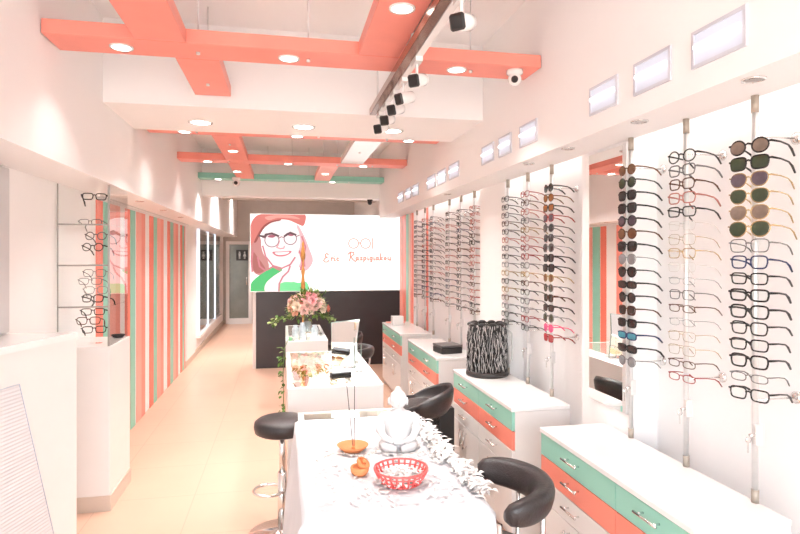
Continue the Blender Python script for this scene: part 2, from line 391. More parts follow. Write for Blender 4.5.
for i, (y, a) in enumerate(zip(HY, HR)):
    r = empty('track_spotlight', (.628, y, 2.6))
    MB().box(-.017, .017, -.05, .05, -.022, 0).build('adapter', LAMG, r)
    MB().cyl((0, 0, -.02), (0, 0, -.09), .007, 8).build('stem', LAMG, r)
    d = Vector((-.75+a*.3, -.55-a*.5, -.30)).normalized(); q = d.to_track_quat('Z', 'Y').to_matrix().to_4x4()
    M = Matrix.Translation((0, 0, -.10)) @ q @ Matrix.Scale(.74, 4)
    MB().lathe([(.034, -.10), (.042, -.09), (.045, .04)], 20, M=M).build('body', LAMG, r)
    MB().box(-.040, .040, -.040, .040, .035, .058, b=.010, M=M).build('black_front', BLK, r)
    tag(r, HL[i], 'spotlight', 'spotlights on the lighting track')

def secam(loc, label, m, rz=0., s=1., drop=False):
    r = empty('security_camera', loc, rz)
    MB().lathe([(.045*s, 0), (.045*s, -.02*s), (.03*s, -.03*s)], 20).build('mount', m, r)
    MB().ball((0, 0, -.05*s), .038*s, 16, 10).build('dome', m, r)
    MB().ball((-.012*s, -.028*s, -.058*s), .020*s, 12, 8).build('lens', BLK, r)
    return tag(r, label, 'security camera', 'security cameras')
secam((1.26, 3.0, ZB), 'white dome security camera under the right end of the nearest coral beam', LAMG, 0, 1.)
secam((-.60, 7.82, ZB), 'white security camera under the coral beam near the mint beam', LAMG, .3, 1.3)
secam((1.27, 8.5, 2.50), 'small black security camera under the rear downstand at right', BLK, 0, .9)
secam((.98, 9.6, ZC-.4), 'black security camera on a drop mount behind the light box', BLK, .4, 1.5)
MB().cyl((0, 0, 0), (0, 0, .4), .03, 10).build('drop_mount', BLK, SC.objects['security_camera.003'])

# ------------------------------------------------------------------ striped wall
cols = [CORAL, TEAL, LCORAL, CORALD, None]
w0 = .1675; y = 4.83; k = 0; nb = 0
nm = {0: 'deep coral', 1: 'mint green', 2: 'pale coral', 3: 'coral'}
seq = []
yy = 5.70; slots = []
# widths measured board by board, near to far
meas = [(5.70, 5.86, 0), (5.89, 6.06, 1), (6.12, 6.31, 2), (6.31, 6.47, 3), (6.69, 6.87, 0), (6.90, 7.05, 1), (7.07, 7.26, 2), (7.26, 7.42, 3), (7.69, 7.84, 0), (7.86, 8.06, 1), (8.08, 8.24, 2), (8.24, 8.41, 3), (8.62, 8.75, 0), (8.77, 8.90, 1), (8.91, 9.07, 3)]
pre = [(4.86, 5.02, 0), (5.05, 5.20, 1), (5.22, 5.38, 2), (5.38, 5.52, 3)]
allb = pre+meas
names_ = {}
for i, (a, b, c) in enumerate(allb):
    m = [DCORAL, TEAL, LCORAL, CORAL][c]
    o = MB().box(0, .008, -(b-a)/2, (b-a)/2, 0, ZL-.03, b=.001).build('wall_board', m, None, (XL, (a+b)/2, 0))
    tag(o, ORD[i] if False else '%s vertical wall board, %s from the glass case end of the stripes' % (nm[c], ORD[i] if i < 17 else ['', 'second last', 'last'][i-16]), 'wall board', 'striped boards on the left wall')
rl = MB().box(0, .015, 4.8, 9.08, ZL-.012, ZL).build('curtain_rail', ALU, None, (XL+.03, 0, 0)); tag(rl, 'thin metal rail above the striped boards', 'rail')
# stripes on the right beyond the niches
rb = [(7.14, 7.24, CORAL, 'coral'), (7.27, 7.36, PEACH, 'peach'), (7.39, 7.51, TEAL, 'grey green'), (7.53, 7.72, CORALD, 'wide coral'), (7.75, 7.93, LCORAL, 'pale coral')]
for i, (a, b, m, c) in enumerate(rb):
    o = MB().box(-.02, 0, -(b-a)/2, (b-a)/2, 0, ZR-.01, b=.002).build('wall_board', m, None, (XP, (a+b)/2, 0))
    tag(o, '%s vertical board on the right wall beside the light box' % c, 'wall board', 'striped boards on the right wall')
o = MB().box(-.02, 0, -.06, .06, .3, 2.38, b=.002).build('wall_board', CORAL, None, (XN, 6.98+.05, 0))
tag(o, 'single coral vertical board inside the far display niche', 'wall board', 'striped boards on the right wall')

# ------------------------------------------------------------------ eyewear
def rim(shape):
    pts = []
    n = 20
    for k in range(n):
        a = 2*PI*k/n; c, s_ = math.cos(a), math.sin(a)
        if shape == 'round': e = 1.0; hw, hh = .0245, .0225
        elif shape == 'rect': e = .48; hw, hh = .027, .0185
        elif shape == 'square': e = .55; hw, hh = .027, .021
        elif shape == 'sport': e = .6; hw, hh = .031, .0155
        elif shape == 'slim': e = .7; hw, hh = .026, .0135
        else: e = .8; hw, hh = .028, .0235
        x = hw*math.copysign(abs(c)**e, c); z = hh*math.copysign(abs(s_)**e, s_)
        if shape == 'aviator' and z < 0: x *= 1-.25*(-z/hh)
        if shape in ('square', 'rect') and z < 0: x *= .93
        pts.append((x, z))
    return pts
FM = {}
def fmat(c):
    T = {'black': (.012, .010, .010), 'brown': (.10, .035, .015), 'tortoise': (.16, .06, .02), 'gold': (.62, .42, .20), 'silver': (.45, .45, .45), 'red': (.32, .04, .04), 'pink': (.85, .12, .25),
         'blue': (.03, .05, .25), 'rose': (.50, .20, .17), 'grey': (.16, .15, .15), 'clear': (.75, .70, .66), 'navy': (.02, .03, .10), 'teal': (.05, .25, .28)}
    if c not in FM: FM[c] = mat('frame_'+c, T[c], .25, .6 if c in ('gold', 'silver') else 0., var=.3 if c == 'tortoise' else .08, scale=60)
    return FM[c]
LM = {}
def lmat(c):
    T = {'dark': (.025, .022, .022), 'brown': (.16, .07, .035), 'green': (.04, .055, .03), 'purple': (.10, .07, .09), 'grad': (.20, .14, .11), 'blue': (.05, .28, .36), 'grey': (.22, .22, .23), 'pink': (.70, .10, .25), 'red': (.45, .05, .06), 'amber': (.35, .12, .03)}
    if c not in LM:
        if c == 'clear': LM[c] = GLASS
        else: LM[c] = mat('lens_'+c, T[c], .08, var=.25, scale=30, spec=.7)
    return LM[c]
MC = {}
def gmesh(kind, shape, thick, side):
    key = (kind, shape, thick, side)
    r = {0: .0008, 1: .0018, 2: .0026, 3: .0031}[thick]
    pts = rim(shape); mb = MB(); D = .0345
    hw = max(p[0] for p in pts); hh = max(p[1] for p in pts)
    if kind == 'front':
        for sx in (-1, 1):
            mb.tube([(.004*(abs(p[0])/hw)*(1 if p[0]*sx > 0 else 0), sx*D+p[0], p[1]) for p in pts], r, 6, closed=True)
        mb.tube([(0, -D+hw-.002, .006), (-.003, 0, .010), (0, D-hw+.002, .006)], r*1.1, 6)
        for sx in (-1, 1):
            mb.tube([(.003, sx*(D+hw-.001), .009), (.007, sx*(D+hw+.006), .010)], max(r*1.3, .0015), 6)
    if kind == 'lens':
        c = (0, side*D); n = len(pts)
        vs_ = [(.001, side*D+p[0]*.97, p[1]*.97) for p in pts]+[(-.0012, side*D, 0)]
        mb.add(vs_, [(i, (i+1) % n, n) for i in range(n)], 0, True)
    if kind == 'temple':
        y0 = side*(D+hw+.006); rr = max(r, .0011)
        mb.tube([(.006, y0, .010), (.05, y0+side*.003, .009), (.095, y0+side*.001, .004), (.118, y0-side*.002, -.006), (.140, y0-side*.005, -.026)], [rr*1.4, rr*1.1, rr*1.1, rr*1.5, rr*1.2], 6)
    return mb
def getmesh(kind, shape, thick, side, m):
    key = (kind, shape, thick, side, m.name)
    if key not in MC: MC[key] = gmesh(kind, shape, thick, side).mesh({'front': 'frame_front', 'lens': 'lens', 'temple': 'temple'}[kind], m)
    return MC[key]
def glasses(loc, rz, shape, fcol, thick, lens, label, group, simple=False, tilt=0., sun=False, scale=1.):
    nm_ = 'sunglasses' if sun else 'spectacles'
    if simple:
        key = ('all', shape, thick, fcol, lens)
        if key not in MC:
            mb = gmesh('front', shape, thick, 0)
            for s_ in (-1, 1):
                t = gmesh('temple', shape, thick, s_); mb.add(t.v, t.f, 0, True)
                t = gmesh('lens', shape, thick, s_); mb.add(t.v, t.f, 1, True)
            MC[key] = mb.mesh(nm_, [fmat(fcol), lmat(lens)])
        r = bpy.data.objects.new(nm_, MC[key]); COL.objects.link(r)
        r.location = loc; r.rotation_euler = (0, tilt, rz); r.scale = (scale,)*3
    else:
        r = empty(nm_, loc, rz); r.rotation_euler = (0, tilt, rz); r.scale = (scale,)*3
        def ch(n, me):
            o = bpy.data.objects.new(n, me); COL.objects.link(o); o.parent = r
        ch('frame_front', getmesh('front', shape, thick, 0, fmat(fcol)))
        for s_ in (-1, 1):
            ch('lens', getmesh('lens', shape, thick, s_, lmat(lens)))
            ch('temple', getmesh('temple', shape, thick, s_, fmat(fcol)))
    return tag(r, label, nm_, group)
# display poles
def pole(y, label, lock=True, zs=()):
    r = empty('display_pole', (1.615, y, .8))
    MB().cyl((0, 0, .0), (0, 0, ZR-.8), .0105, 12).build('tube', ALU, r)
    MB().cyl((0, 0, 0), (0, 0, .045), .0125, 12).build('foot_cap', CAP, r)
    MB().cyl((0, 0, ZR-.8-.06), (0, 0, ZR-.8), .0125, 12).build('top_cap', CAP, r)
    for z in (1.16, 2.075):
        MB().cyl((0, -.01, z-.8), (XN-1.615, -.01, z-.8), .003, 8).lathe([(.022, 0), (.022, .006), (.010, .014)], 16, M=Matrix.Translation((XN-1.615, -.01, z-.8)) @ Matrix.Rotation(-PI/2, 4, 'Y')).build('wall_bracket', CHROME, r)
    pg = MB()
    for z in zs: pg.cyl((-.028, 0, z-.8+.009), (0, 0, z-.8+.009), .003, 6)
    if zs: pg.build('peg_row', mat('clear_peg', (.7, .68, .66), .2, .2), r)
    if lock:
        MB().box(-.014, .016, -.020, -.004, .205, .275, b=.002).build('lock', ALU, r)
        kb = MB().cyl((-.012, -.012, .24), (-.034, -.014, .24), .006, 10)
        kb.lathe([(.004, -.002), (.011, -.002), (.011, .002), (.004, .002)], 12, M=Matrix.Translation((-.040, -.014, .225)) @ Matrix.Rotation(PI/2, 4, 'X'))
        kb.box(-.043, -.038, -.015, -.013, .180, .215)
        kb.build('key', CHROME, r)
    return tag(r, label, 'display pole', 'eyewear display poles')
def zz(n, a, b): return [a+(b-a)*i/(n-1) for i in range(n)]
# (shape, frame colour, thickness, lens)
A = [('round','black',2,'grad'),('square','black',2,'green'),('aviator','gold',1,'purple'),('aviator','gold',1,'green'),('aviator','gold',1,'grad'),('aviator','gold',1,'green'),('square','grey',1,'clear'),('square','navy',2,'clear'),('rect','black',2,'clear'),('rect','black',3,'clear'),('square','black',3,'clear'),('square','black',2,'clear'),('rect','black',2,'clear'),('square','black',3,'clear'),('slim','grey',1,'clear'),('rect','black',2,'clear')]
B = [('round','black',2,'clear'),('square','grey',2,'clear'),('square','brown',2,'clear'),('square','rose',2,'clear'),('rect','black',2,'clear'),('rect','clear',0,'clear'),('square','gold',0,'clear'),('rect','gold',1,'clear'),('rect','clear',0,'clear'),('slim','silver',0,'clear'),('rect','grey',1,'clear'),('slim','brown',1,'clear'),('slim','silver',0,'clear'),('rect','gold',0,'clear'),('rect','gold',0,'clear'),('slim','brown',1,'clear'),('slim','red',1,'clear')]
C = [('round','tortoise',2,'brown'),('round','black',2,'green'),('square','black',3,'dark'),('square','black',3,'dark'),('round','black',3,'purple'),('round','brown',2,'brown'),('square','black',3,'dark'),('aviator','silver',1,'grey'),('aviator','black',2,'dark'),('sport','black',3,'dark'),('round','black',3,'dark'),('square','brown',2,'dark'),('rect','black',3,'dark'),('sport','navy',3,'blue'),('sport','black',3,'dark'),('round','grey',1,'grey')]
Dd = [('round','black',3,'dark'),('round','tortoise',2,'amber'),('square','black',3,'amber'),('square','red',2,'purple'),('round','grey',2,'dark'),('square','black',2,'dark'),('aviator','silver',2,'dark'),('square','black',3,'dark'),('square','black',3,'dark'),('round','gold',2,'brown'),('round','grey',2,'green'),('square','brown',3,'dark'),('rect','black',3,'dark'),('round','silver',2,'green'),('round','pink',2,'pink'),('square','red',2,'red')]
Ee = [('rect',c,2,'clear') for c in ('red','brown','rose','black','gold','rose','red','red','grey','gold','brown','black','grey','silver','red','black')]
Ff = [('rect',c,2,'clear') for c in ('black','black','grey','brown','black','rose','grey','black','silver','gold','black','gold','brown','silver','black','black')]
CW = {'round': 'round', 'rect': 'rectangular', 'square': 'squarish', 'sport': 'wraparound', 'slim': 'slim', 'aviator': 'aviator'}
def fill(items, y, where, a, b, rz, simple, xf=1.588, poleln=''):
    zs = zz(len(items), a, b)
    pole(y, poleln, True, zs)
    for i, ((sh, fc, th, ln), z) in enumerate(zip(items, zs)):
        sun = ln != 'clear'
        d = ('rimless' if th == 0 else CW[sh]+' '+fc) if not sun else CW[sh]+' '+fc
        lab = '%s %s%s, %s from the top on %s' % (d, 'sunglasses' if sun else 'spectacles', {'clear': '', 'dark': ' with dark lenses'}.get(ln, ' with %s lenses' % {'grad': 'brownish', 'amber': 'amber'}.get(ln, ln)) if not sun or len(where.split()) < 6 else '', ORD[i], where)
        glasses((xf, y-.005, z), rz+random.uniform(-.05, .05), sh, fc, th, ln, lab, ('sunglasses' if sun else 'spectacles')+' on the wall poles', simple, tilt=random.uniform(.0, .06), sun=sun, scale=random.uniform(.97, 1.04)*(1.06 if sun else 1.)*(.97 if rz < .1 else 1.03))
fill(A, 1.72, 'the rightmost pole', 2.04, 1.18, .30, False, 1.584, 'silver display pole farthest right with key in its lock')
fill(B, 2.07, 'the second pole from right', 2.065, 1.165, .18, False, poleln='silver display pole second from the right with key in its lock')
fill(C, 2.45, 'the pole beside the mirror', 2.065, 1.165, .06, False, poleln='silver display pole right beside the wall mirror')
fill(Dd, 3.27, 'the nearest pole left of mirror', 2.075, 1.16, .0, False, poleln='display pole of sunglasses just left of the wall mirror')
fill(Ee, 3.62, 'the middle pole left of mirror', 2.075, 1.18, .0, False, poleln='middle display pole between mirror and white pillar')
fill(Ff, 3.97, 'the pole right of the pillar', 2.075, 1.18, .0, False, poleln='display pole just right of the white pillar')
random.seed(11)
far = [(4.72, 'the first pole left of the pillar'), (5.10, 'the second pole left of the pillar'), (5.48, 'the third pole left of the pillar'), (6.10, 'the fourth pole left of the pillar'), (6.48, 'the fifth pole left of the pillar'), (6.88, 'the sixth pole left of the pillar')]
for y, wh in far:
    its = [(random.choice(['rect', 'square', 'rect', 'slim']), random.choice(['black', 'black', 'grey', 'grey', 'navy', 'brown', 'silver', 'rose'] if y > 5 else ['black', 'rose', 'red', 'brown', 'rose']), random.choice([2, 2, 3]), 'clear') for _ in range(16)]
    fill(its, y, wh, 2.075, 1.18, .0, True, poleln='display pole, '+wh[4:])

# wall mirror on the pilaster
r = empty('wall_mirror', (XP, 2.725, .90))
MB().box(-.012, -.006, -.205, .110, 0, 1.30).build('mirror_face', MIRR, r)
MB().box(-.006, 0, -.20, .105, .01, 1.29).build('backing', LAM, r)
MB().box(-.016, 0, -.235, -.205, 0, 1.305, b=.001).build('edge_profile', ALU, r)
tag(r, 'tall narrow wall mirror between the eyewear poles', 'mirror')

# ------------------------------------------------------------------ cabinets
def cabinet(y0, y1, splits, label, doors=True):
    x0 = 1.27; x1 = XP-.005; r = empty('drawer_cabinet', ((x0+x1)/2, (y0+y1)/2, 0)); cx, cy = r.location.x, r.location.y
    def B_(xa, xb, ya, yb, e, f, **k): return MB().box(xa-cx, xb-cx, ya-cy, yb-cy, e, f, **k)
    t = .018
    bd = B_(x0+t, x1, y0, y0+t, .0, .775); bd.box(x0+t-cx, x1-cx, y1-t-cy, y1-cy, 0, .775); bd.box(x0+t-cx, x1-cx, y0+t-cy, y1-t-cy, .07, .09); bd.box(x1-t-cx, x1-cx, y0+t-cy, y1-t-cy, .09, .775)
    bd.box(x0+.05-cx, x0+.06-cx, y0+t-cy, y1-t-cy, 0, .07)
    bd.build('carcass', LAM, r)
    B_(x0-.005, x1, y0-.003, y1+.003, .777, .80, b=.002).build('worktop', LAMG, r)
    ed = [y0]+splits+[y1]
    for j in range(len(ed)-1):
        a, b = ed[j]+.002, ed[j+1]-.002
        for (z0, z1, m, n, c) in ((.668, .774, MINT, 'drawer', 'mint green drawer'), (.558, .664, CORALD, 'drawer', 'coral drawer'), (.448, .554, LAM, 'drawer', 'white drawer')):
            d = B_(x0, x0+t, a, b, z0, z1, b=.0015).build(n, m, r); d['label'] = c
            hy = (a+b)/2-cy; hz = (z0+z1)/2+.015; hx = x0-.028-cx; hl = .065
            hb = MB().cyl((hx, hy-hl, hz), (hx, hy+hl, hz), .005, 10)
            for s_ in (-.7, .7): hb.cyl((hx, hy+s_*hl, hz), (x0-cx+.002, hy+s_*hl, hz), .004, 8)
            hb.build('handle', CHROME, d)
        if doors:
            n = 2; wd = (b-a)/2
            for q in range(2):
                aa, bb_ = a+q*wd+.001, a+(q+1)*wd-.001
                d = B_(x0, x0+t, aa, bb_, .08, .444, b=.0015).build('door', LAM, r)
                hy = (bb_-.035 if q == 0 else aa+.035)-cy; hx = x0-.028-cx
                hb = MB().cyl((hx, hy, .30), (hx, hy, .42), .005, 10)
                for z_ in (.315, .405): hb.cyl((hx, hy, z_), (x0-cx+.002, hy, z_), .004, 8)
                hb.build('handle', CHROME, d)
    return tag(r, label, 'cabinet', 'white drawer cabinets along the display wall')
cabinet(1.585, 2.69, [2.03], 'white cabinet nearest the camera with mint and coral drawers')
cabinet(3.06, 4.20, [3.63], 'white cabinet carrying the black drum basket')
cabinet(4.69, 5.82, [5.25], 'white cabinet with the flat black box on top')
cabinet(6.21, 7.38, [6.8], 'farthest white cabinet beside the dark reception desk')

# ------------------------------------------------------------------ display desks in the middle
def desk(x0, x1, y0, y1, gx1, label, top=.8, knee=0.):
    r = empty('display_desk', ((x0+x1)/2, (y0+y1)/2, 0)); cx, cy = r.location.x, r.location.y
    b = MB(); t = .02; X1 = x1; x1 = x1-knee
    b.box(x0-cx, x0+t-cx, y0-cy, y1-cy, .0, top-.008); b.box(x1-t-cx, x1-cx, y0-cy, y1-cy, .0, .70 if knee else top-.008)
    b.box(x0+t-cx, x1-t-cx, y0-cy, y0+t-cy, .35, top-.008); b.box(x0+t-cx, x1-t-cx, y1-t-cy, y1-cy, .35, top-.008)
    b.box(x0+t-cx, x1-t-cx, y0+t-cy, y1-t-cy, .60, .62)
    if knee:
        b.box(X1-t-cx, X1-cx, y0-cy, y1-cy, .70, top-.008); b.box(x1-cx, X1-t-cx, y0-cy, y0+t-cy, .70, top-.008); b.box(x1-cx, X1-t-cx, y1-t-cy, y1-cy, .70, top-.008)
        b.box(x1-cx, X1-t-cx, y0+t-cy, y1-t-cy, .70, .708)
    b.build('body', LAM, r)
    x1 = X1; f = MB(); e = .03
    f.box(x0-cx, x0+e-cx, y0-cy, y1-cy, top-.008, top); f.box(gx1-cx, x1-cx, y0-cy, y1-cy, top-.008, top)
    f.box(x0+e-cx, gx1-cx, y0-cy, y0+e-cy, top-.008, top); f.box(x0+e-cx, gx1-cx, y1-e-cy, y1-cy, top-.008, top)
    f.build('top_frame', LAMG, r)
    MB().box(x0+e-cx, gx1-cx, y0+e-cy, y1-e-cy, top-.006, top-.001).build('glass_top', GLASS, r)
    if knee: MB().box(x0+t-cx, x1-t-cx, y0+t-cy, y1-t-cy, .708, .714).build('tray', PEACH, r)
    else: MB().box(x0+t-cx, x1-t-cx, y0+t-cy, y1-t-cy, .66, .675).build('tray', PEACH, r)
    MB().box(gx1-cx-.022, gx1-cx-.006, y0+.05-cy, y1-.05-cy, top-.020, top-.009).build('light_strip', LAMG, r)
    l = bpy.data.lights.new('lamp', 'AREA'); l.shape = 'RECTANGLE'; l.size = .012; l.size_y = y1-y0-.1; l.energy = 3.5*(y1-y0); l.color = (1., .95, .88)
    o = bpy.data.objects.new('lamp', l); COL.objects.link(o); o.location = (gx1-cx-.014, 0, top-.022); o.rotation_euler = (0, .5, 0); o.parent = r
    return tag(r, label, 'display desk', 'white display desks down the middle')
desk(.08, .67, 1.87, 3.20, .64, 'white display desk nearest the camera under the tablecloth', knee=.21)
desk(.03, .66, 3.80, 5.24, .46, 'middle white display desk with glass top showing eyewear')
desk(.03, .45, 5.90, 7.25, .42, 'farthest white display desk carrying the flowers')
random.seed(5)
gi = 0
def inside(x, y, sh, fc, ln, grp, lab):
    glasses((x, y, .70), PI/2+random.uniform(-.3, .3), sh, fc, 2, ln, lab, grp, True, tilt=0, sun=ln != 'clear')
rows = ['nearest', 'second', 'third', 'fourth', 'fifth', 'sixth', 'seventh']
for j in range(6):
    for i in range(2):
        fc = random.choice(['tortoise', 'gold', 'brown', 'black', 'gold', 'tortoise']); ln = random.choice(['brown', 'amber', 'clear', 'grad'])
        inside(.14+i*.20, 3.92+j*.22, random.choice(['round', 'square', 'aviator']), fc, ln, 'eyewear inside the middle glass desk', '%s eyewear under the middle desk glass, %s row, %s side' % (fc, rows[j], ['left', 'right'][i]))
for j in range(5):
    for i in range(2):
        fc = ['black', 'silver', 'blue', 'grey'][(i+j) % 4]
        inside(.13+i*.2, 6.05+j*.22, 'rect', fc, 'clear', 'eyewear inside the farthest glass desk', '%s eyewear under the farthest desk glass, %s row, %s side' % (fc, rows[j], ['left', 'right'][i]))
# small merchandise trays inside the desks (colourful)
TM = [mat('tray_'+n, c, .6) for n, c in (('ochre', (.50, .36, .14)), ('rust', (.55, .25, .15)), ('sand', (.62, .50, .32)), ('sage', (.38, .40, .26)))]
for j in range(6):
    for i in range(2):
        o = MB().box(-.08, .08, -.085, .085, 0, .006, b=.001).build('velvet_pad', TM[(i*3+j*5) % 4], None, (.155+i*.19, 3.93+j*.22, .675))
        tag(o, '%s velvet pad in the middle desk, %s row, %s side' % (['ochre', 'rust', 'sand', 'sage'][(i*3+j*5) % 4], rows[j], ['left', 'right'][i]), 'pad', 'velvet pads in the middle desk')

for i in range(6):
    o = MB().box(-.036, .036, -.03, .03, 0, .055, b=.003).build('gift_box', TM[(i*3+1) % 4], None, (.145+i*.088, 3.135, .7145))
    tag(o, '%s little box in the uncovered glass strip, %s from left' % (['ochre', 'rust', 'sand', 'sage'][(i*3+1) % 4], ORD[i]), 'box', 'small boxes in the nearest desk')
# ------------------------------------------------------------------ tablecloth and things on it
def cloth():
    X0, X1, Y0, Y1, Z = .07, .685, 1.86, 3.03, .806
    mb = MB()
    # section across x: left hem -> top -> right hem ; rows along y, then front drape
    nu = 75; nv = 46
    dl, dr_, df = .62, .09, .5
    W = dl+(X1-X0)+dr_; Lh = (Y1-Y0)+df
    def fn(u, v):
        s = u*W; t = v*Lh
        if s < dl: px = X0; dx = dl-s
        elif s < dl+X1-X0: px = X0+s-dl; dx = 0
        else: px = X1; dx = -(s-dl-(X1-X0)+1e-5)
        if t < Y1-Y0: py = Y1-t; dy = 0
        else: py = Y0; dy = t-(Y1-Y0)
        z = Z-abs(dx)-dy*(1 if dx == 0 else .0)
        x = px; y = py
        fold = math.sin(t*23)*.5+math.sin(t*9+1)*.5
        fx = math.sin(s*21+.5)*.6+math.sin(s*8)*.4
        if dx > 0: x -= .008+.075*dx+.022*fold*min(1, dx*3)
        if dx < 0: x += .008+.06*(-dx)+.018*fold*min(1, -dx*3)
        if dy > 0:
            y -= .008+.05*dy+.022*fx*min(1, dy*3)
            if dx != 0:
                k = abs(dx)*.5*min(1, dy*3); y -= 0
                sg = -1 if dx > 0 else 1
                x = px+sg*abs(dx)*.06+sg*.02; y = Y0-dy*.06-.01
                z = Z-max(abs(dx), dy)
                x += sg*.03*min(dy, abs(dx)); y -= .05*min(dy, abs(dx))
        if dx == 0 and dy == 0:
            z += .0012*math.sin(x*40+y*13)+.001*math.sin(y*35)
            e = min(px-X0, X1-px, py-Y0)
            z -= max(0, .012-e)*.3
        return (x, y, max(z, .03))
    mb.grid(fn, nu, nv)
    return mb
o = cloth().build('tablecloth', CLOTH, None, solid=.002)
for p in o.data.polygons: p.use_smooth = True
tag(o, 'white cloth draped over the nearest display desk', 'tablecloth')
ZT = .8095
# feathers
def feather_at(mb, x, y, z, yaw, L_, wd, curl, pitch):
    M = Matrix.Translation((x, y, z)) @ Matrix.Rotation(yaw, 4, 'Z') @ Matrix.Rotation(pitch, 4, 'Y')
    n = 5; vs_ = []
    for i in range(n+1):
        t = i/n; ww = wd*math.sin(PI*min(.97, t*.9+.08))
        zc = curl*math.sin(t*PI*.9)
        vs_ += [(t*L_, -ww, zc+.1*ww), (t*L_, 0, zc), (t*L_, ww, zc+.15*ww)]
    fs = []
    for i in range(n):
        a = i*3; fs += [(a, a+3, a+4, a+1), (a+1, a+4, a+5, a+2)]
    mb.add(vs_, fs, 0, True, M)
random.seed(3)
mb = MB()
for i in range(520):
    t = random.random(); y = 1.93+t*1.0
    x = .66+random.gauss(0, .022)+(.02 if y < 2.3 else 0)-max(0, y-2.7)*.1
    feather_at(mb, x, y, ZT+random.uniform(.0, .02), random.uniform(-1.4, 1.4), random.uniform(.03, .055), .010, .010, random.uniform(-.3, .4))
tag(mb.build('feather_trim', FEATH), 'fluffy white feathers along the right edge of the tablecloth', 'feathers', kind='stuff')
mb = MB()
for i in range(430):
    x = random.uniform(.12, .62); y = random.uniform(1.92, 2.6)
    if i % 3 == 0: x = .5+random.gauss(0, .08); y = 2.4+random.gauss(0, .1)
    feather_at(mb, min(x, .66), y, ZT+.002, random.uniform(0, 6.28), random.uniform(.02, .045), .005, .004, random.uniform(-.05, .0))
tag(mb.build('scattered_petals', FEATH), 'small white petals scattered over the tablecloth', 'petals', kind='stuff')
# buddha bust
def buddha(loc, rz):
    r = empty('buddha_figurine', loc, rz)
    mb = MB()
    def ring(cx, cy, z, rx, ry, n=28): return [(cx+rx*math.cos(2*PI*k/n), cy+ry*math.sin(2*PI*k/n), z) for k in range(n)]
    prof = [(0, .0, .082, .066), (.006, .0, .086, .070), (.03, 0, .080, .064), (.045, .0, .066, .050), (.07, 0, .056, .040), (.10, 0, .060, .042), (.125, 0, .068, .043), (.145, 0, .072, .040), (.158, 0, .058, .034), (.166, 0, .034, .027), (.172, -.001, .021, .020), (.180, -.002, .020, .020), (.186, -.004, .027, .027), (.196, -.006, .034, .034), (.212, -.006, .038, .039), (.228, -.004, .037, .039), (.242, 0, .030, .032), (.249, .002, .020, .021), (.254, .003, .015, .015), (.262, .003, .014, .014), (.270, .003, .006, .006)]
    vs_ = []; n = 28
    for z, cy, rx, ry in prof: vs_ += ring(0, cy, z, rx, ry)
    fs = [(i*n+k, i*n+(k+1) % n, (i+1)*n+(k+1) % n, (i+1)*n+k) for i in range(len(prof)-1) for k in range(n)]
    fs += [tuple(range(n-1, -1, -1)), tuple((len(prof)-1)*n+k for k in range(n))]
    mb.add(vs_, fs, 0, True)
    for s_ in (-1, 1):
        mb.tube([(s_*.060, 0, .148), (s_*.078, .0, .12), (s_*.084, -.012, .085), (s_*.060, -.045, .058), (s_*.022, -.066, .045)], [.018, .020, .017, .015, .011], 12)
        mb.tube([(s_*.05, -.01, .028), (s_*.066, -.03, .026), (s_*.055, -.058, .022), (s_*.01, -.085, .020)], [.024, .022, .020, .014], 12)
        mb.tube([(s_*.037, -.004, .222), (s_*.041, -.002, .208), (s_*.038, -.004, .192)], [.006, .005, .005], 8)
        mb.ball((s_*.013, -.040, .214), (.007, .004, .0028), 8, 6)
    mb.ball((0, -.074, .046), (.026, .016, .010), 12, 8)
    mb.ball((0, -.045, .204), (.005, .007, .010), 8, 6); mb.ball((0, -.040, .194), (.010, .004, .0028), 8, 6)
    mb.build('body', PLAS, r)
    return tag(r, 'white seated buddha figurine on the tablecloth', 'figurine')
buddha((.50, 2.50, ZT+.001), -.15)
# red basket
r = empty('plastic_basket', (.435, 2.12, ZT+.001))
b = MB(); n = 26
b.tube([(.100*math.cos(2*PI*k/32), .100*math.sin(2*PI*k/32), .052) for k in range(32)], .0042, 8, closed=True)
b.tube([(.093*math.cos(2*PI*k/32), .093*math.sin(2*PI*k/32), .036) for k in range(32)], .0024, 6, closed=True)
b.tube([(.086*math.cos(2*PI*k/32), .086*math.sin(2*PI*k/32), .020) for k in range(32)], .0024, 6, closed=True)
b.tube([(.076*math.cos(2*PI*k/32), .076*math.sin(2*PI*k/32), .006) for k in range(32)], .003, 6, closed=True)
for k in range(n):
    a = 2*PI*k/n; b.tube([(.076*math.cos(a), .076*math.sin(a), .004), (.100*math.cos(a), .100*math.sin(a), .052)], .0042, 6)
b.build('lattice', REDP, r)
MB().lathe([(.0001, .002), (.078, .002), (.080, .006), (.0001, .006)], 32).build('base', REDP, r)
tag(r, 'round red plastic lattice basket full of white petals', 'basket')
mb = MB()
for i in range(520):
    a = random.uniform(0, 6.28); q = .080*math.sqrt(random.random())
    feather_at(mb, .435+q*math.cos(a), 2.12+q*math.sin(a), ZT+.010+random.uniform(0, .033*(1-.5*(q/.08)**2)), random.uniform(0, 6.28), .02, .006, .004, random.uniform(-.4, .4))
tag(mb.build('basket_petals', FEATH), 'white petals filling the red basket', 'petals', kind='stuff')
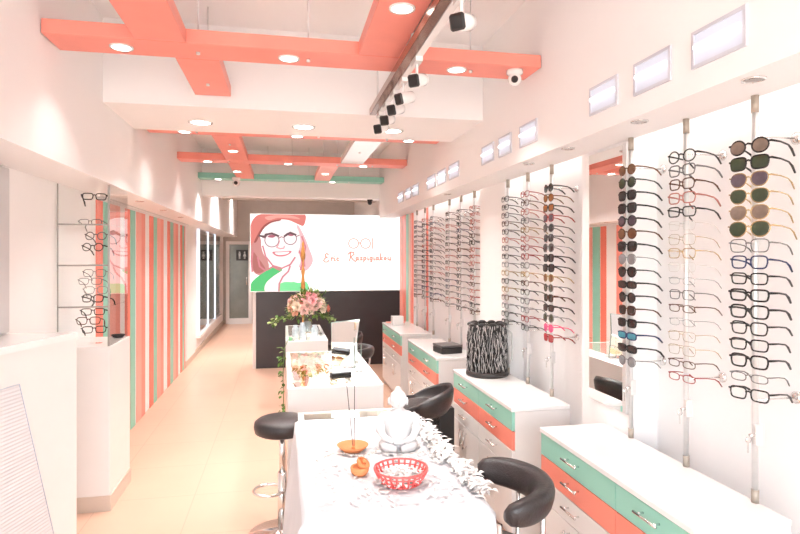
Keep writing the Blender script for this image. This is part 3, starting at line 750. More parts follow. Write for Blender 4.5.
# clay dish + incense
o = MB().lathe([(.0001, .003), (.035, .0), (.040, .001), (.060, .018), (.069, .028), (.066, .029), (.056, .019), (.036, .008), (.0001, .007)], 36).build('clay_dish', TERRA, None, (.298, 2.50, ZT))
tag(o, 'shallow orange clay dish holding the incense sticks', 'dish')
for i, (dx, lb) in enumerate(((-.030, 'dark incense stick leaning left from the clay dish'), (.004, 'dark incense stick standing straighter in the clay dish'))):
    mb = MB().cyl((0, 0, 0), (dx*1.0, .01, .31), .0017, 8)
    r = mb.build('incense_stick', mat('incense', (.06, .05, .05), .8), None, (.300+.004*i, 2.50, ZT+.009))
    tag(r, lb, 'incense stick', 'incense sticks')
o = MB().ball((0, 0, .008), (.009, .009, .008), 10, 6).build('incense_holder', TERRA, None, (.301, 2.50, ZT+.006)); tag(o, 'small clay knob holding the incense in the dish', 'incense holder')
bowlp = [(.0001, .0), (.022, .0), (.034, .014), (.037, .030), (.033, .036), (.030, .030), (.024, .012), (.0001, .008)]
o = MB().lathe(bowlp, 28).build('clay_bowl', TERRA, None, (.292, 2.22, ZT)); tag(o, 'small orange clay bowl in front of the dish', 'bowl')
o = MB().lathe([(q*.78, z*.7) for q, z in bowlp], 24).ball((.0, 0, .024), (.010, .010, .010), 10, 6).build('clay_cup', TERRA, None, (.296, 2.222, ZT+.033), (.45, .5, .3)); tag(o, 'little clay cup tipped inside the clay bowl', 'cup')
# garland
pts = [(.14+.035*k, 2.40+.05*math.sin(k*.8)+.012*k, ZT+.004) for k in range(9)]
g = MB()
for k in range(len(pts)-1):
    for t in (0, .33, .66):
        p = Vector(pts[k]).lerp(Vector(pts[k+1]), t); g.ball(tuple(p), (.007, .005, .004), 8, 5)
tag(g.build('bead_garland', mat('pale_bead', (.72, .68, .64), .4)), 'thin pale bead garland lying left of the clay dish', 'garland')

# ------------------------------------------------------------------ stools
def stool_base(r, hz):
    MB().lathe([(.205, 0), (.20, .008), (.06, .022), (.03, .035), (.0001, .036)], 36).build('base', CHROME, r)
    MB().cyl((0, 0, .03), (0, 0, hz*.6), .026, 16).cyl((0, 0, hz*.55), (0, 0, hz), .017, 16).build('post', CHROME, r)
def ringfoot(r, a):
    c = Vector((math.cos(a), math.sin(a), 0))
    pts = [(c.x*.075+.09*math.cos(t), c.y*.075+.09*math.sin(t), .27) for t in [a+2*PI*k/28 for k in range(28)]]
    MB().tube(pts, .009, 8, closed=True).build('foot_ring', CHROME, r)
# round stool at left
r = empty('bar_stool', (-.005, 3.50, 0), 0)
stool_base(r, .62); ringfoot(r, PI)
MB().lathe([(.0001, .605), (.135, .605), (.158, .618), (.165, .650), (.160, .678), (.140, .692), (.0001, .697)], 40).build('seat', BLEA, r)
tag(r, 'round black backless bar stool left of the tablecloth', 'bar stool', 'black bar stools')
def arc_stool(loc, rz, label, th0=-115, th1=105, zc0=.82, R0=.215):
    r = empty('bar_stool', loc, rz)
    stool_base(r, .56); ringfoot(r, PI)
    MB().lathe([(.0001, .555), (.15, .555), (.178, .57), (.186, .60), (.178, .625), (.155, .637), (.0001, .64)], 40).build('seat', BLEA, r)
    mb = MB(); n = 34; sg = 18
    def fn(u, v):
        t = v; a = math.radians(th0+(th1-th0)*t)
        e = max(.0, 1-abs(2*t-1)**5)
        hh = .018+.034*e**.5; ww = .014+.024*e**.5
        q = 2*PI*u; cu = math.cos(q); su = math.sin(q)
        px = ww*math.copysign(abs(cu)**.8, cu); pz = hh*math.copysign(abs(su)**.8, su)
        R = R0+px+.010*(pz/.05)
        zc = zc0
        return (R*math.cos(a), R*math.sin(a), zc+pz)
    mb.grid(fn, sg, n, closeu=True)
    a0 = len(mb.v)-sg
    mb.f.append(tuple(range(sg-1, -1, -1))); mb.m.append(0); mb.sm.append(True)
    mb.f.append(tuple(range(a0, a0+sg))); mb.m.append(0); mb.sm.append(True)
    mb.build('backrest', BLEA, r)
    for a in (-95, -30, 30, 92):
        q = math.radians(a); MB().tube([(.12*math.cos(q), .12*math.sin(q), .56), (R0*.95*math.cos(q), R0*.95*math.sin(q), .60), (R0*math.cos(q), R0*math.sin(q), .68), (R0*math.cos(q), R0*math.sin(q), zc0-.025)], .009, 8).build('back_support', CHROME, r)
    q = math.radians(th1-6); MB().tube([(R0*math.cos(q), R0*math.sin(q), zc0-.02), (R0*math.cos(q)-.07, R0*math.sin(q)+.005, zc0-.025), (R0*math.cos(q)-.11, R0*math.sin(q)-.01, zc0-.05), (.02, .15, .62)], .006, 8).build('side_bar', CHROME, r)
    return tag(r, label, 'bar stool', 'black bar stools')
arc_stool((.69, 1.925, 0), 0, 'black bar stool with a curved padded back at lower right', -90, 76, zc0=.835, R0=.205)
arc_stool((.615, 5.45, 0), .2, 'black stool with a chrome supported back right of the middle desk', zc0=.75, R0=.20)
def shell_stool(loc, rz, label):
    r = empty('bar_stool', loc, rz)
    stool_base(r, .63); ringfoot(r, PI)
    mb = MB(); n = 48; m_ = 12
    def rimz(a):
        c = math.cos(a); k = max(0, (c+.35)/1.35); return .715+.115*k**.8
    prof = []
    def fn(u, v):
        a = 2*PI*u; zr = rimz(a)
        if v < .5:
            t = v*2; q = .205*math.sin(t*PI/2)**.5; z = .625+(zr-.625)*(1-math.cos(t*PI/2))**1.25 if t > 0 else .625
            return (q*math.cos(a)*1.0, q*math.sin(a), z)
        t = (1-v)*2; q = max(.0005, .190*math.sin(t*PI/2)**.55); z = .680+(zr-.002-.680)*max(0, (1-math.cos(t*PI/2)))**1.6
        return (q*math.cos(a), q*math.sin(a), z)
    mb.grid(fn, n, 25, closeu=True)
    mb.build('seat_shell', BLEA, r)
    MB().lathe([(.0001, .679), (.13, .679), (.155, .688), (.150, .70), (.12, .708), (.0001, .71)], 36).build('seat_cushion', BLEA, r)
    return tag(r, label, 'bar stool', 'black bar stools')
shell_stool((.89, 3.64, 0), -.3, 'black bucket shaped bar stool behind the buddha figurine')
shell_stool((.66, 6.3, 0), .2, 'farthest black bar stool beside the flower desk')

# black lattice stand on floor
r = empty('black_bin', (1.08, 3.95, 0))
MB().box(-.0, .115, -.02, .16, 0, .58, b=.004).build('panel', BLK, r)
mb = MB(); random.seed(8)
for i in range(60):
    x = random.uniform(-.10, .0); z = random.uniform(.03, .54); q = random.uniform(.010, .022); a0 = random.uniform(0, 6)
    mb.tube([(x+q*(1-t/9)*math.cos(a0+t*.8), -.01, z+q*(1-t/9)*math.sin(a0+t*.8)) for t in range(8)], .0045, 5)
mb.box(-.115, -.10, -.015, .15, 0, .56); mb.box(-.115, 0, -.015, 0, .53, .56); mb.box(-.115, 0, -.015, 0, 0, .03); mb.box(-.115, 0, .14, .15, 0, .56)
mb.build('scroll_lattice', BLK, r)
tag(r, 'black floor stand with scrolled lattice beneath the bucket stool', 'stand')

# ------------------------------------------------------------------ on the cabinets
r = empty('drum_basket', (1.45, 3.96, .801))
MB().lathe([(.0001, 0), (.150, 0), (.155, .012), (.150, .035), (.138, .040), (.0001, .040)], 40).build('base', mat('dark_wood', (.035, .028, .026), .4), r)
MB().lathe([(.128, .03), (.128, .345), (.120, .352), (.112, .345), (.112, .045), (.0001, .045)], 36).build('drum', BLK, r)
random.seed(21)
S1 = mat('silver_strand', (.62, .58, .56), .3, .3); 
for nm_, m, cnt, lb in (('pale_strands', S1, 105, 'pale silver woven strands'), ('dark_strands', BLK, 120, 'black woven strands')):
    mb = MB()
    for i in range(cnt):
        a = 2*PI*i/cnt+random.uniform(-.05, .05); ph = random.uniform(0, 6); pts = []
        for k in range(13):
            t = k/12; q = .137+.009*math.sin(ph+t*14)-(.012*max(0, t-.7)/.3)
            aa = a+.035*math.sin(ph*2+t*(17+ph)); pts.append((q*math.cos(aa), q*math.sin(aa), .038+t*.325))
        pts.append((.118*math.cos(a), .118*math.sin(a), .368))
        mb.tube(pts, .0021 if cnt == 105 else .003, 5)
    o = mb.build(nm_, m, r); o['kind'] = 'stuff'; o['label'] = lb
mb = MB()
for i in range(10):
    a = 2*PI*i/10+.3; mb.ball((.112*math.cos(a), .112*math.sin(a), .366), (.034, .022, .018), 10, 6)
mb.build('bunched_top', BLK, r)
MB().tube([(.13, -.05, .34), (.165, -.06, .30), (.172, -.06, .20), (.166, -.06, .11), (.15, -.06, .08)], .007, 8).build('tassel', SILV, r)
tag(r, 'drum shaped basket wrapped in black and silver strands', 'basket')
r = empty('black_box', (1.44, 4.95, .801), .15)
MB().box(-.10, .10, -.10, .10, 0, .055, b=.006).build('body', BLK, r); MB().box(-.102, .102, -.102, .102, .056, .075, b=.005).build('lid', mat('dark_grey_lid', (.10, .09, .09), .3), r)
tag(r, 'flat black box behind the drum basket', 'box')
r = empty('tissue_box', (1.40, 7.05, .801))
MB().box(-.07, .07, -.06, .06, 0, .11, b=.004).build('body', LAMG, r); MB().box(-.06, .06, .061, .066, .02, .09).build('blue_side', mat('pale_blue', (.35, .5, .8), .5), r)
tag(r, 'small white box at the back of the farthest cabinet', 'box')
o = MB().box(-.12, .12, -.03, .03, 0, .012, b=.002).build('coral_reflection_strip', CORAL, None, (1.42, 7.28, .801)); tag(o, 'flat coral strip imitating the reflected stripes on the farthest cabinet', 'board')  # solid strip added for the coral stripes reflected on the worktop

# ------------------------------------------------------------------ table mirror on middle desk
r = empty('table_mirror', (.465, 4.36, .80), 0)
nrm = Vector((.10, -.985, -.05)).normalized()
R_ = nrm.to_track_quat('-Y', 'Z').to_matrix().to_4x4()
M = Matrix.Translation((0, 0, .19)) @ Matrix.Rotation(-.10, 4, 'Z') @ Matrix.Rotation(.10, 4, 'X')
MB().prism([(-.105, -.16), (.095, -.185), (.085, .02), (.105, .19), (-.105, .165)], -.003, .0, 'y', M=M).build('mirror_glass', MIRR, r)
MB().prism([(-.108, -.163), (.098, -.188), (.088, .02), (.108, .193), (-.108, .168)], .0005, .008, 'y', M=M).build('backing', GEDGE, r)
MB().box(-.08, .08, -.03, .10, 0, .008).tube([(0, .02, .19), (0, .07, .10), (0, .08, .008)], .008, 8).build('stand', CHROME, r)
tag(r, 'frameless tilted table mirror on the middle desk', 'mirror')
r = empty('acrylic_stand', (.545, 4.24, .80), .5)
MB().box(-.03, .03, -.002, .002, .004, .20).box(-.03, .03, -.03, .03, 0, .004).build('clear_sheet', GLASS, r)
MB().box(-.03, -.027, -.0025, .0025, .004, .20).box(.027, .03, -.0025, .0025, .004, .20).build('sheet_edges', GEDGE, r)
tag(r, 'clear acrylic stand right of the table mirror', 'stand')
r = empty('spectacle_case', (.40, 4.06, .80), .25)
MB().box(-.075, .075, -.028, .028, 0, .022, b=.006).build('case_bottom', BLK, r); MB().box(-.075, .075, -.028, .028, .023, .040, b=.006).build('lid', BLK, r)
tag(r, 'small black spectacle case on the middle desk', 'case')

# ------------------------------------------------------------------ flowers
r = empty('flower_arrangement', (.27, 6.55, .80))
MB().lathe([(.0001, .0), (.055, 0), (.06, .02), (.045, .06), (.05, .14), (.085, .22), (.082, .222), (.046, .145), (.04, .06), (.0001, .012)], 32).build('glass_vase', GLASS, r)
MB().lathe([(.0001, .013), (.035, .015), (.038, .06), (.04, .12), (.0001, .12)], 20).build('vase_filling', mat('blue_grey_gel', (.45, .56, .62), .3, .3), r)
random.seed(4)
RM = [mat('petal_'+n, c, .6, var=.12, scale=40) for n, c in (('peach', (.88, .52, .38)), ('cream', (.88, .74, .60)), ('pink', (.85, .40, .42)), ('blush', (.88, .60, .55)), ('salmon', (.85, .28, .22)))]
def rose(s=.045):
    mb = MB()
    for lay, (q, n, h, op) in enumerate(((.35, 3, .9, .1), (.65, 5, .8, .35), (1., 6, .55, .75))):
        for i in range(n):
            a = 2*PI*i/n+lay*.6
            def fn(u, v, a=a, q=q, h=h, op=op, n=n):
                w_ = (u-.5)*2*(PI/n*1.3)*(math.sin(PI*(.25+.65*v)))
                rr = s*q*(.25+.75*v**.7)*(1+op*.3*v*v); zz_ = s*h*(v-.3*op*v*v)
                return (rr*math.cos(a+w_), rr*math.sin(a+w_), zz_)
            mb.grid(fn, 5, 4)
    return mb
rmesh = [rose().mesh('bloom', m) for m in RM]
k = 0
for i in range(58):
    a = i*2.399963; t = (i+.5)/58; ph = math.acos(1-1.05*t)
    R_ = .175+random.uniform(-.03, .03)
    d = Vector((math.sin(ph)*math.cos(a), math.sin(ph)*math.sin(a), math.cos(ph)))
    o = bpy.data.objects.new('bloom', random.choice([rmesh[k_] for k_ in (0, 0, 1, 1, 2, 3, 3, 4)])); COL.objects.link(o); o.parent = r
    o.location = (d.x*R_*1.15, d.y*R_*1.1, .26+d.z*R_*.95); o.rotation_euler = d.to_track_quat('Z', 'Y').to_euler(); o.scale = (random.uniform(.8, 1.3),)*3
def leaf(mb, p, d, L_, wd):
    M = Matrix.Translation(p) @ d.to_track_quat('X', 'Z').to_matrix().to_4x4()
    mb.add([(0, 0, 0), (L_*.35, wd, .003), (L_*.7, wd*.8, .0), (L_, 0, -.005), (L_*.7, -wd*.8, 0), (L_*.35, -wd, .003), (L_*.5, 0, -.004)], [(0, 6, 1), (1, 6, 2), (2, 6, 3), (3, 6, 4), (4, 6, 5), (5, 6, 0)], 0, True, M)
mb = MB(); mb2 = MB()
for i in range(420):
    a = random.uniform(0, 6.28); ph = random.uniform(.2, 2.0)
    d = Vector((math.sin(ph)*math.cos(a), math.sin(ph)*math.sin(a), math.cos(ph)))
    leaf(random.choice((mb, mb2)), Vector((0, 0, .25))+d*random.uniform(.14, .215), d+Vector((random.uniform(-.6, .6), random.uniform(-.6, .6), random.uniform(-.5, .3))), random.uniform(.04, .08), .013)
for s_, ln in ((-1, .40), (1, .30)):
    mb.tube([(s_*.1, 0, .22), (s_*.25, -.02, .17), (s_*ln, -.04, .14)], .004, 6)
    for i in range(46):
        t = random.uniform(.3, 1); p = Vector((s_*(.1+(ln-.1)*t)+random.uniform(-.02, .02), random.uniform(-.07, .04), .22-.09*t+random.uniform(-.03, .03)))
        leaf(random.choice((mb, mb2)), p, Vector((s_*random.uniform(-.3, 1), random.uniform(-1, .5), random.uniform(-.6, .6))), random.uniform(.04, .06), .020)
for x_, z_ in ((.10, .50), (.20, .44), (-.06, .49), (.02, .50)):
    mb.tube([(x_*.4, 0, .35), (x_, 0, z_)], .003, 5)
    for q in range(7):
        leaf(mb, Vector((x_*(.5+.5*q/6), 0, .35+(z_-.35)*q/6)), Vector((random.uniform(-1, 1), random.uniform(-1, 1), .6)), .045, .008)
o = mb.build('foliage', LEAF, r); o['kind'] = 'stuff'
o = mb2.build('pale_foliage', LEAF2, r); o['kind'] = 'stuff'
tag(r, 'pink and peach flower arrangement in a glass vase on the far desk', 'flowers')
# carved finial
o = MB().lathe([(q*.58, h) for q, h in [(.0001, 0), (.06, 0), (.06, .02), (.02, .04), (.016, .25), (.030, .36), (.046, .47), (.040, .54), (.026, .62), (.040, .67), (.034, .70), (.018, .72), (.016, .78), (.022, .80), (.046, .84), (.050, .88), (.036, .94), (.020, .98), (.028, 1.0), (.012, 1.03), (.0001, 1.05)]], 24).build('carved_finial', GOLDW, None, (.235, 6.98, .80))
tag(o, 'tall golden carved wooden finial rising behind the flowers', 'ornament')
# silver cups beside vase
for i, (x, y, h, lb) in enumerate(((.13, 6.25, .12, 'pale striped glass tumbler left on the far desk'), (.20, 6.12, .16, 'tall bluish glass jar in the middle front of the far desk'), (.33, 6.15, .13, 'clear glass jar right on the far desk'))):
    mb = MB().lathe([(.0001, 0), (.034, 0), (.036, .01), (.036, h*.75), (.022, h*.85), (.026, h), (.022, h), (.018, h*.85), (.032, h*.74), (.032, .012), (.0001, .01)], 24)
    o = mb.build('glass_jar', mat('bluish_glass', (.55, .66, .72), .08, .25, var=.2, scale=20), None, (x, y, .80)); tag(o, lb, 'jar', 'jars on the far desk')
# trailing ivy
r = empty('trailing_ivy', (.02, 5.72, 0))
mb = MB(); mb.tube([(.09, .22, .806), (.03, .19, .815), (-.008, .05, .74), (-.02, .0, .5), (-.015, -.02, .25), (-.02, 0, .12)], .003, 6); mb.build('stem', LEAF, r)
mb = MB(); random.seed(31)
for i in range(46):
    z_ = random.uniform(.12, .78); leaf(mb, Vector((-.015+random.uniform(-.03, .008), random.uniform(-.03, .05), z_)), Vector((random.uniform(-1, .2), random.uniform(-1, .5), random.uniform(-1, .2))), random.uniform(.035, .06), .018)
o = mb.build('leaves', LEAF, r); o['kind'] = 'stuff'
tag(r, 'green trailing ivy hanging off the left side of the far desk', 'ivy')

# ------------------------------------------------------------------ reception desk and light box
r = empty('reception_desk', (.75, 9.0, 0))
MB().box(-1.14, 1.02, -.28, .28, 0, 1.12, b=.004).build('body', DARK, r)
MB().box(-1.19, -1.14, -.26, .28, 0, 1.12).build('side_panel', LAM, r)
tag(r, 'dark brown reception desk below the light box', 'reception desk')
LX0, LX1, LZ0, LZ1, LY = -.474, 1.60, 1.132, 2.285, 8.70
r = empty('light_box_sign', (LX0, LY, LZ0))
def lp(px, py): return ((px-250)*.01497, (293-py)*.01459)
MB().box(0, 2.25-.0, .0, .10, 0, LZ1-LZ0).build('housing', ALU, r)
MB().box(.008, 2.242, -.004, 0, .008, LZ1-LZ0-.008).build('screen', emitmat('lit_screen', (1., .985, .975), .85), r)
def art(name, zp, col, lev, es=.62):
    pts = [lp(245+a/5.625, 205+b/5.625) for a, b in zp]
    pts = [(max(.01, x), min(max(z, .009), LZ1-LZ0-.009)) for x, z in pts]
    y = -.004-.0012*lev
    mb = MB(); n = len(pts)
    import mathutils.geometry as G
    tri = G.tessellate_polygon([[Vector((x, z, 0)) for x, z in pts]])
    mb.add([(x, y, z) for x, z in pts], [tuple(t) for t in tri])
    return mb.build(name, emitmat('print_'+name, s2l(*col), es, var=.05), r)
def smoothp(zp, n=4):
    out = []; m = len(zp)
    for i in range(m):
        p0, p1, p2, p3 = zp[i-1], zp[i], zp[(i+1) % m], zp[(i+2) % m]
        for k in range(n):
            t = k/n
            out.append(tuple(.5*((2*p1[q])+(-p0[q]+p2[q])*t+(2*p0[q]-5*p1[q]+4*p2[q]-p3[q])*t*t+(-p0[q]+3*p1[q]-3*p2[q]+p3[q])*t**3) for q in (0, 1)))
    return out
def stroke(name, paths, wd, col, lev, conv=None, es=.62):
    mb = MB(); y = -.004-.0012*lev
    for path in paths:
        P = [Vector((conv or (lambda a, b: lp(245+a/5.625, 205+b/5.625)))(*p)) for p in path]
        for i in range(len(P)-1):
            d = (P[i+1]-P[i])
            if d.length < 1e-6: continue
            d.normalize(); nn = Vector((-d.y, d.x))*wd/2; e = d*wd*.3
            q = [P[i]-e+nn, P[i]-e-nn, P[i+1]+e-nn, P[i+1]+e+nn]
            mb.add([(v.x, y-.00004*(i % 2), v.y) for v in q], [(0, 1, 2, 3)])
    return mb.build(name, emitmat('ink_'+name, s2l(*col), es, var=.05), r)
art('hair_left', smoothp([(28, 180), (30, 260), (33, 330), (50, 385), (85, 400), (125, 375), (128, 330), (105, 290), (90, 240), (85, 190), (60, 150)]), (196, 132, 128), 1)
art('hair_right', smoothp([(285, 110), (325, 180), (352, 250), (372, 320), (340, 372), (305, 372), (285, 320), (290, 240), (285, 180)]), (226, 180, 184), 1)
art('hair_shade', smoothp([(33, 300), (48, 270), (70, 300), (95, 335), (110, 370), (70, 390), (45, 365)]), (170, 96, 92), 2)
art('sweater', smoothp([(28, 495), (28, 455), (60, 415), (110, 380), (150, 355), (200, 362), (190, 400), (150, 450), (150, 495)], 3), (70, 190, 110), 2)
art('sleeve', smoothp([(180, 495), (185, 448), (230, 432), (290, 445), (335, 440), (340, 495)], 3), (120, 222, 150), 3)
art('face', smoothp([(92, 190), (110, 130), (150, 96), (210, 88), (262, 100), (292, 150), (302, 210), (288, 275), (250, 335), (200, 360), (150, 345), (112, 295), (96, 240)]), (255, 240, 240), 3)
art('hand', smoothp([(112, 495), (112, 450), (150, 410), (200, 375), (240, 345), (270, 300), (296, 275), (306, 310), (290, 370), (300, 420), (262, 440), (215, 440), (185, 455), (180, 495)]), (255, 236, 238), 4)
art('beret', smoothp([(28, 235), (26, 180), (30, 120), (55, 70), (100, 52), (180, 50), (270, 51), (326, 54), (332, 80), (318, 118), (285, 108), (240, 88), (190, 84), (140, 95), (100, 122), (72, 170), (50, 210)]), (214, 118, 110), 5)
art('beret_light', smoothp([(110, 70), (180, 58), (260, 62), (300, 80), (250, 76), (180, 74), (130, 88)]), (235, 160, 148), 6)
art('beret_band', smoothp([(50, 212), (70, 168), (100, 120), (140, 94), (190, 83), (190, 90), (145, 102), (108, 130), (80, 175), (62, 212)]), (150, 70, 66), 6)
cir = lambda cx, cy, q, n=26: [(cx+q*math.cos(2*PI*k/n), cy+q*math.sin(2*PI*k/n)) for k in range(n+1)]
stroke('spectacles_print', [cir(146, 202, 38), cir(246, 192, 34), [(184, 190), (196, 182), (212, 186)], [(108, 190), (78, 178)], [(278, 180), (296, 172)]], .014, (150, 110, 120), 7)
stroke('browline_print', [[(78, 176), (108, 182), (112, 170), (146, 163), (182, 178)], [(214, 178), (246, 158), (276, 170)]], .030, (96, 66, 74), 8)
art('left_eye', smoothp([(122, 182), (142, 170), (166, 178), (148, 188)]), (170, 90, 110), 8)
art('right_eye', smoothp([(232, 172), (248, 162), (268, 170), (252, 178)]), (170, 90, 110), 8)
art('mouth', smoothp([(150, 268), (196, 266), (250, 262), (244, 278), (215, 292), (180, 294), (158, 284)]), (214, 110, 120), 7)
art('teeth', smoothp([(162, 272), (198, 270), (240, 267), (228, 280), (195, 286), (172, 283)]), (255, 246, 246), 8)
stroke('nose_line', [[(186, 205), (180, 228), (172, 242), (190, 250), (210, 247), (214, 236)]], .020, (240, 160, 165), 7)
stroke('face_outline', [[(96, 235), (112, 295), (150, 346), (200, 362), (246, 340), (272, 300)], [(120, 370), (150, 352), (190, 372)], [(184, 490), (186, 450), (205, 410), (235, 380), (245, 350)], [(300, 372), (312, 340), (306, 300), (296, 262)], [(40, 380), (36, 320), (44, 260)], [(70, 300), (80, 350), (110, 375)], [(310, 180), (330, 240), (318, 300), (325, 350)]], .024, (205, 120, 130), 7)
cvt = lambda a, b: lp(310+a/8.42, 225+b/8.42)
LOGO = (234, 150, 132)
stroke('logo_rings', [cir(352, 158, 42), cir(455, 158, 42), [(394, 158), (403, 152), (413, 158)], [(516, 112), (516, 202)]], .016, LOGO, 2, cvt)
def wr(x, y, s, letter):
    L = {'E': [[(9, -18), (5, -22), (1, -19), (1, -14), (6, -12), (0, -9), (-3, -4), (0, 0), (6, 0), (10, -4)]],
         'r': [[(0, -7), (2, -8), (2, 0)], [(2, -5), (5, -8), (7, -7)]], 'i': [[(0, -7), (0, 0), (3, -1)], [(0.3, -10.5), (0.3, -11.5)]],
         'c': [[(6, -6), (3, -8), (0, -4), (2, 0), (6, -1)]], 'R': [[(3, -20), (2, -8), (0, 0)], [(-4, -16), (3, -22), (10, -21), (11, -16), (6, -12), (3, -11), (8, -4), (14, 1), (17, -1)]],
         'a': [[(6, -7), (2, -8), (0, -4), (2, 0), (5, -2), (6, -7), (6, -1), (9, 0)]], 's': [[(5, -8), (1, -7), (2, -4), (5, -2), (2, 0), (0, -1)]],
         'p': [[(0, -7), (0, 6)], [(0, -6), (4, -8), (6, -4), (3, 0), (0, -1)]], 'o': [[(3, -8), (0, -4), (3, 0), (6, -4), (3, -8)]], 'g': [[(6, -7), (2, -8), (0, -4), (2, 0), (6, -3), (6, -8), (5, 4), (1, 5)]],
         'k': [[(0, -18), (0, 0)], [(6, -8), (0, -4), (6, 0)]], 'u': [[(0, -8), (0, -2), (3, 0), (6, -3), (6, -8), (6, 0), (8, 0)]]}
    return [[(x+a*s, y+b*s) for a, b in p] for p in L[letter]]
paths = []
for ch, x in zip('Eric', (108, 158, 188, 208)): paths += wr(x, 320 if ch == 'E' else 308, 3.4 if ch == 'E' else 3.1, ch)
stroke('script_word', paths, .020, LOGO, 2, cvt); paths = []
for ch, x in zip('Raspigiakou', (316, 368, 400, 426, 456, 474, 504, 526, 564+40, 640, 672)):
    if ch == 'R': paths += wr(x, 312, 3.6, ch)
x = 372
for ch in 'aspigiakou':
    paths += wr(x, 304, 3.2, ch); x += {'i': 18, 'k': 32, 'a': 38, 's': 30, 'u': 34}.get(ch, 35)
stroke('script_word', paths, .020, LOGO, 2, cvt)
tag(r, 'large lit sign with a smiling woman in a beret and coral lettering', 'lit sign')


# ------------------------------------------------------------------ left side: pedestal with glass case
r = empty('display_pedestal', (-1.265, 4.32, 0))
MB().box(-.163, .158, -.27, .235, .0, 1.07, b=.002).build('body', LAM, r)
MB().box(-.163, .166, -.278, .235, 0, .10).build('skirting', BASE, r)
tag(r, 'white pedestal under the glass case with beige skirting', 'pedestal')
r = empty('glass_case', (-1.265, 4.32, 1.07))
MB().box(.146, .154, -.260, .185, .001, 1.055).build('side_glass', GLASS, r)
MB().box(.144, .156, -.265, -.258, .001, 1.055).box(-.157, -.150, -.265, -.258, .001, 1.055).build('corner_edges', SHELFE, r)
for z in (.255, .525, .79):
    s_ = MB().box(-.155, .146, -.257, .18, z, z+.008).build('glass_shelf', GLASS, r)
    MB().box(-.158, .147, -.265, -.257, z-.001, z+.009).build('shelf_edge', SHELFE, s_)
tag(r, 'tall glass case of spectacles on the white pedestal', 'display case')
def cstand(x, y, z, h, lab):
    o = MB().box(-.03, .03, -.002, .002, 0, h).box(-.04, .04, -.03, .03, 0, .003).build('acrylic_riser', GLASS, None, (x, y, z)); tag(o, lab, 'stand', 'clear risers in the glass case')
cs = [(-1.235, .0, 2.06, 'black', 3, 'top shelf', 'high'), (-1.235, .0, 1.885, 'grey', 1, 'top shelf', 'low'),
      (-1.235, 0, 1.795, 'grey', 2, 'second shelf', 'high'), (-1.235, 0, 1.72, 'black', 2, 'second shelf', 'low'),
      (-1.235, 0, 1.545, 'grey', 1, 'third shelf', 'high'), (-1.235, 0, 1.49, 'grey', 1, 'third shelf', 'middle high'), (-1.235, 0, 1.43, 'silver', 1, 'third shelf', 'middle low'), (-1.235, 0, 1.375, 'black', 3, 'third shelf', 'low'),
      (-1.245, 0, 1.285, 'black', 2, 'bottom level', 'high'), (-1.245, 0, 1.225, 'brown', 2, 'bottom level', 'middle'), (-1.245, 0, 1.165, 'black', 2, 'bottom level', 'low')]
for i, (x, _, z, c, th, sh, hl) in enumerate(cs):
    glasses((x-.02+[.012, -.015, .02, 0][i % 4], 4.20, z), PI/2+random.uniform(-.25, .25), random.choice(['rect', 'square', 'round']), c, th, 'clear', '%s spectacles in the glass case, %s, %s' % (c, sh, hl), 'spectacles in the glass case', False, tilt=.16, scale=1.15)
for z, h, lb in ((1.868, .20, 'top'), (1.603, .20, 'second'), (1.333, .22, 'third'), (1.0705, .22, 'bottom')):
    cstand(-1.24, 4.212, z, h, 'clear acrylic riser holding spectacles on the %s level' % lb)
o = MB().lathe([(.0001, 0), (.03, 0), (.05, .02), (.045, .022), (.028, .006), (.0001, .005)], 24).build('black_dish', BLK, None, (-1.17, 4.49, 1.0705)); tag(o, 'small black dish at the back of the pedestal', 'dish')
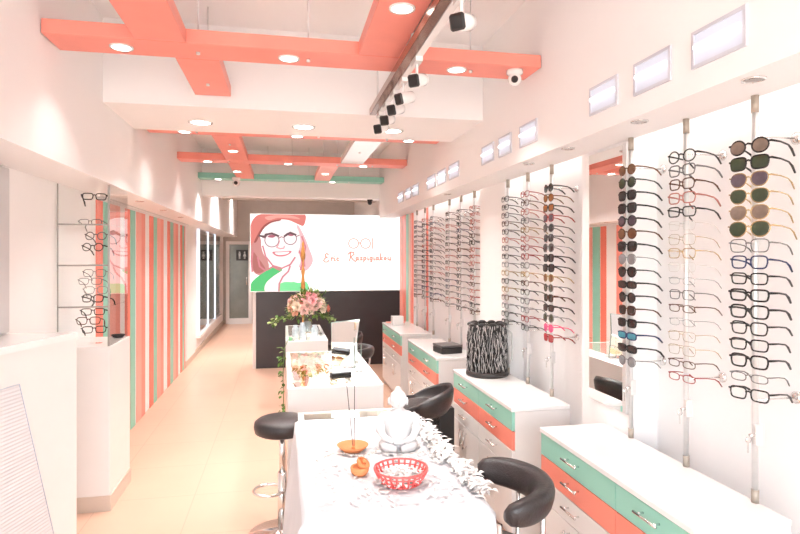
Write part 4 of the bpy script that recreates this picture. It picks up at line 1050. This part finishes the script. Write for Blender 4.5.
# tall white side panel between counter and case (wall upstand)
# ------------------------------------------------------------------ front-left counter
r = empty('service_counter', (-1.25, 3.0, 0))
P = [(-1.095, 3.40), (-1.235, 2.90), (-1.428, 2.21), (-1.428, 3.40)]
pl = [(a+1.25, b-3.0) for a, b in P]
MB().prism(pl[::-1], 0, 1.215).build('body', LAM, r)
MB().prism([(a+(.006 if i < 2 else 0), b) for i, (a, b) in enumerate(pl)][::-1], 1.216, 1.25).build('countertop', LAMG, r)
def slat():
    m = mat('ribbed_panel', (.70, .69, .70), .4, var=.02)
    N = m.node_tree.nodes; L = m.node_tree.links; b = N['Principled BSDF']
    tc = [n for n in N if n.type == 'TEX_COORD'][0]; wv = N.new('ShaderNodeTexWave'); wv.bands_direction = 'Z'; wv.inputs['Scale'].default_value = 18
    L.new(tc.outputs['Object'], wv.inputs['Vector']); bp = N.new('ShaderNodeBump'); bp.inputs['Distance'].default_value = .004; bp.inputs['Strength'].default_value = .5
    L.new(wv.outputs['Fac'], bp.inputs['Height']); L.new(bp.outputs['Normal'], b.inputs['Normal'])
    return m
d = Vector((-1.235+1.095, 2.90-3.40)).normalized(); nrm2 = Vector((-d.y, d.x))
if nrm2.x < 0: nrm2 = -nrm2
def onface(s_, z, off): return ((-1.095+1.25)+d.x*s_+nrm2.x*off, (3.40-3.0)+d.y*s_+nrm2.y*off, z)
def facepx(px, py):
    u = (px-400)/F; v = (256-py)/F; a = Vector((math.sin(TH)+u*math.cos(TH), math.cos(TH)-u*math.sin(TH)))
    o_ = Vector((-1.095, 3.40)); # a*k = o + d*s
    det = a.x*(-d.y)+d.x*a.y; kx = (o_.x*(-d.y)+d.x*o_.y)/det; s_ = (a*kx-o_).dot(d); return s_, H+v*kx
q = [facepx(18, 384), facepx(48, 534)]
sA, zA = q[0]; sB, zB = q[1]
sB2 = sB+(sB-sA)*.35; zB2 = max(.12, zB+(zB-zA)*.35)
poly = [(sA, zA), (sB2, zB2), (1.15, zB2), (1.15, zA)]
def panel(poly, o0, o1):
    n = len(poly); mb = MB(); vs_ = [onface(a, b, o0) for a, b in poly]+[onface(a, b, o1) for a, b in poly]
    mb.add(vs_, [tuple(range(n)), tuple(range(2*n-1, n-1, -1))]+[(i, n+i, n+(i+1) % n, (i+1) % n) for i in range(n)]); return mb
panel(poly, .0005, .006).build('ribbed_panel', slat(), r)
e = .006
mb = MB(); mb.tube([onface(sA, zA, .007), onface(sB2, zB2, .007)], .0018, 6); mb.tube([onface(sA, zA, .007), onface(1.15, zA, .007)], .0015, 6)
mb.build('panel_edge', mat('bluish_edge', (.50, .55, .66), .3), r)
tag(r, 'white service counter with a ribbed panel at lower left', 'counter')
# framed wall panel at far left behind the counter
o = MB().box(0, .02, -.3, .3, 0, .86, b=.003).build('wall_panel', mat('pale_grey_panel', (.62, .60, .60), .4), None, (XL, 3.075, 1.26)); tag(o, 'pale grey panel on the wall at the far left edge', 'wall panel')
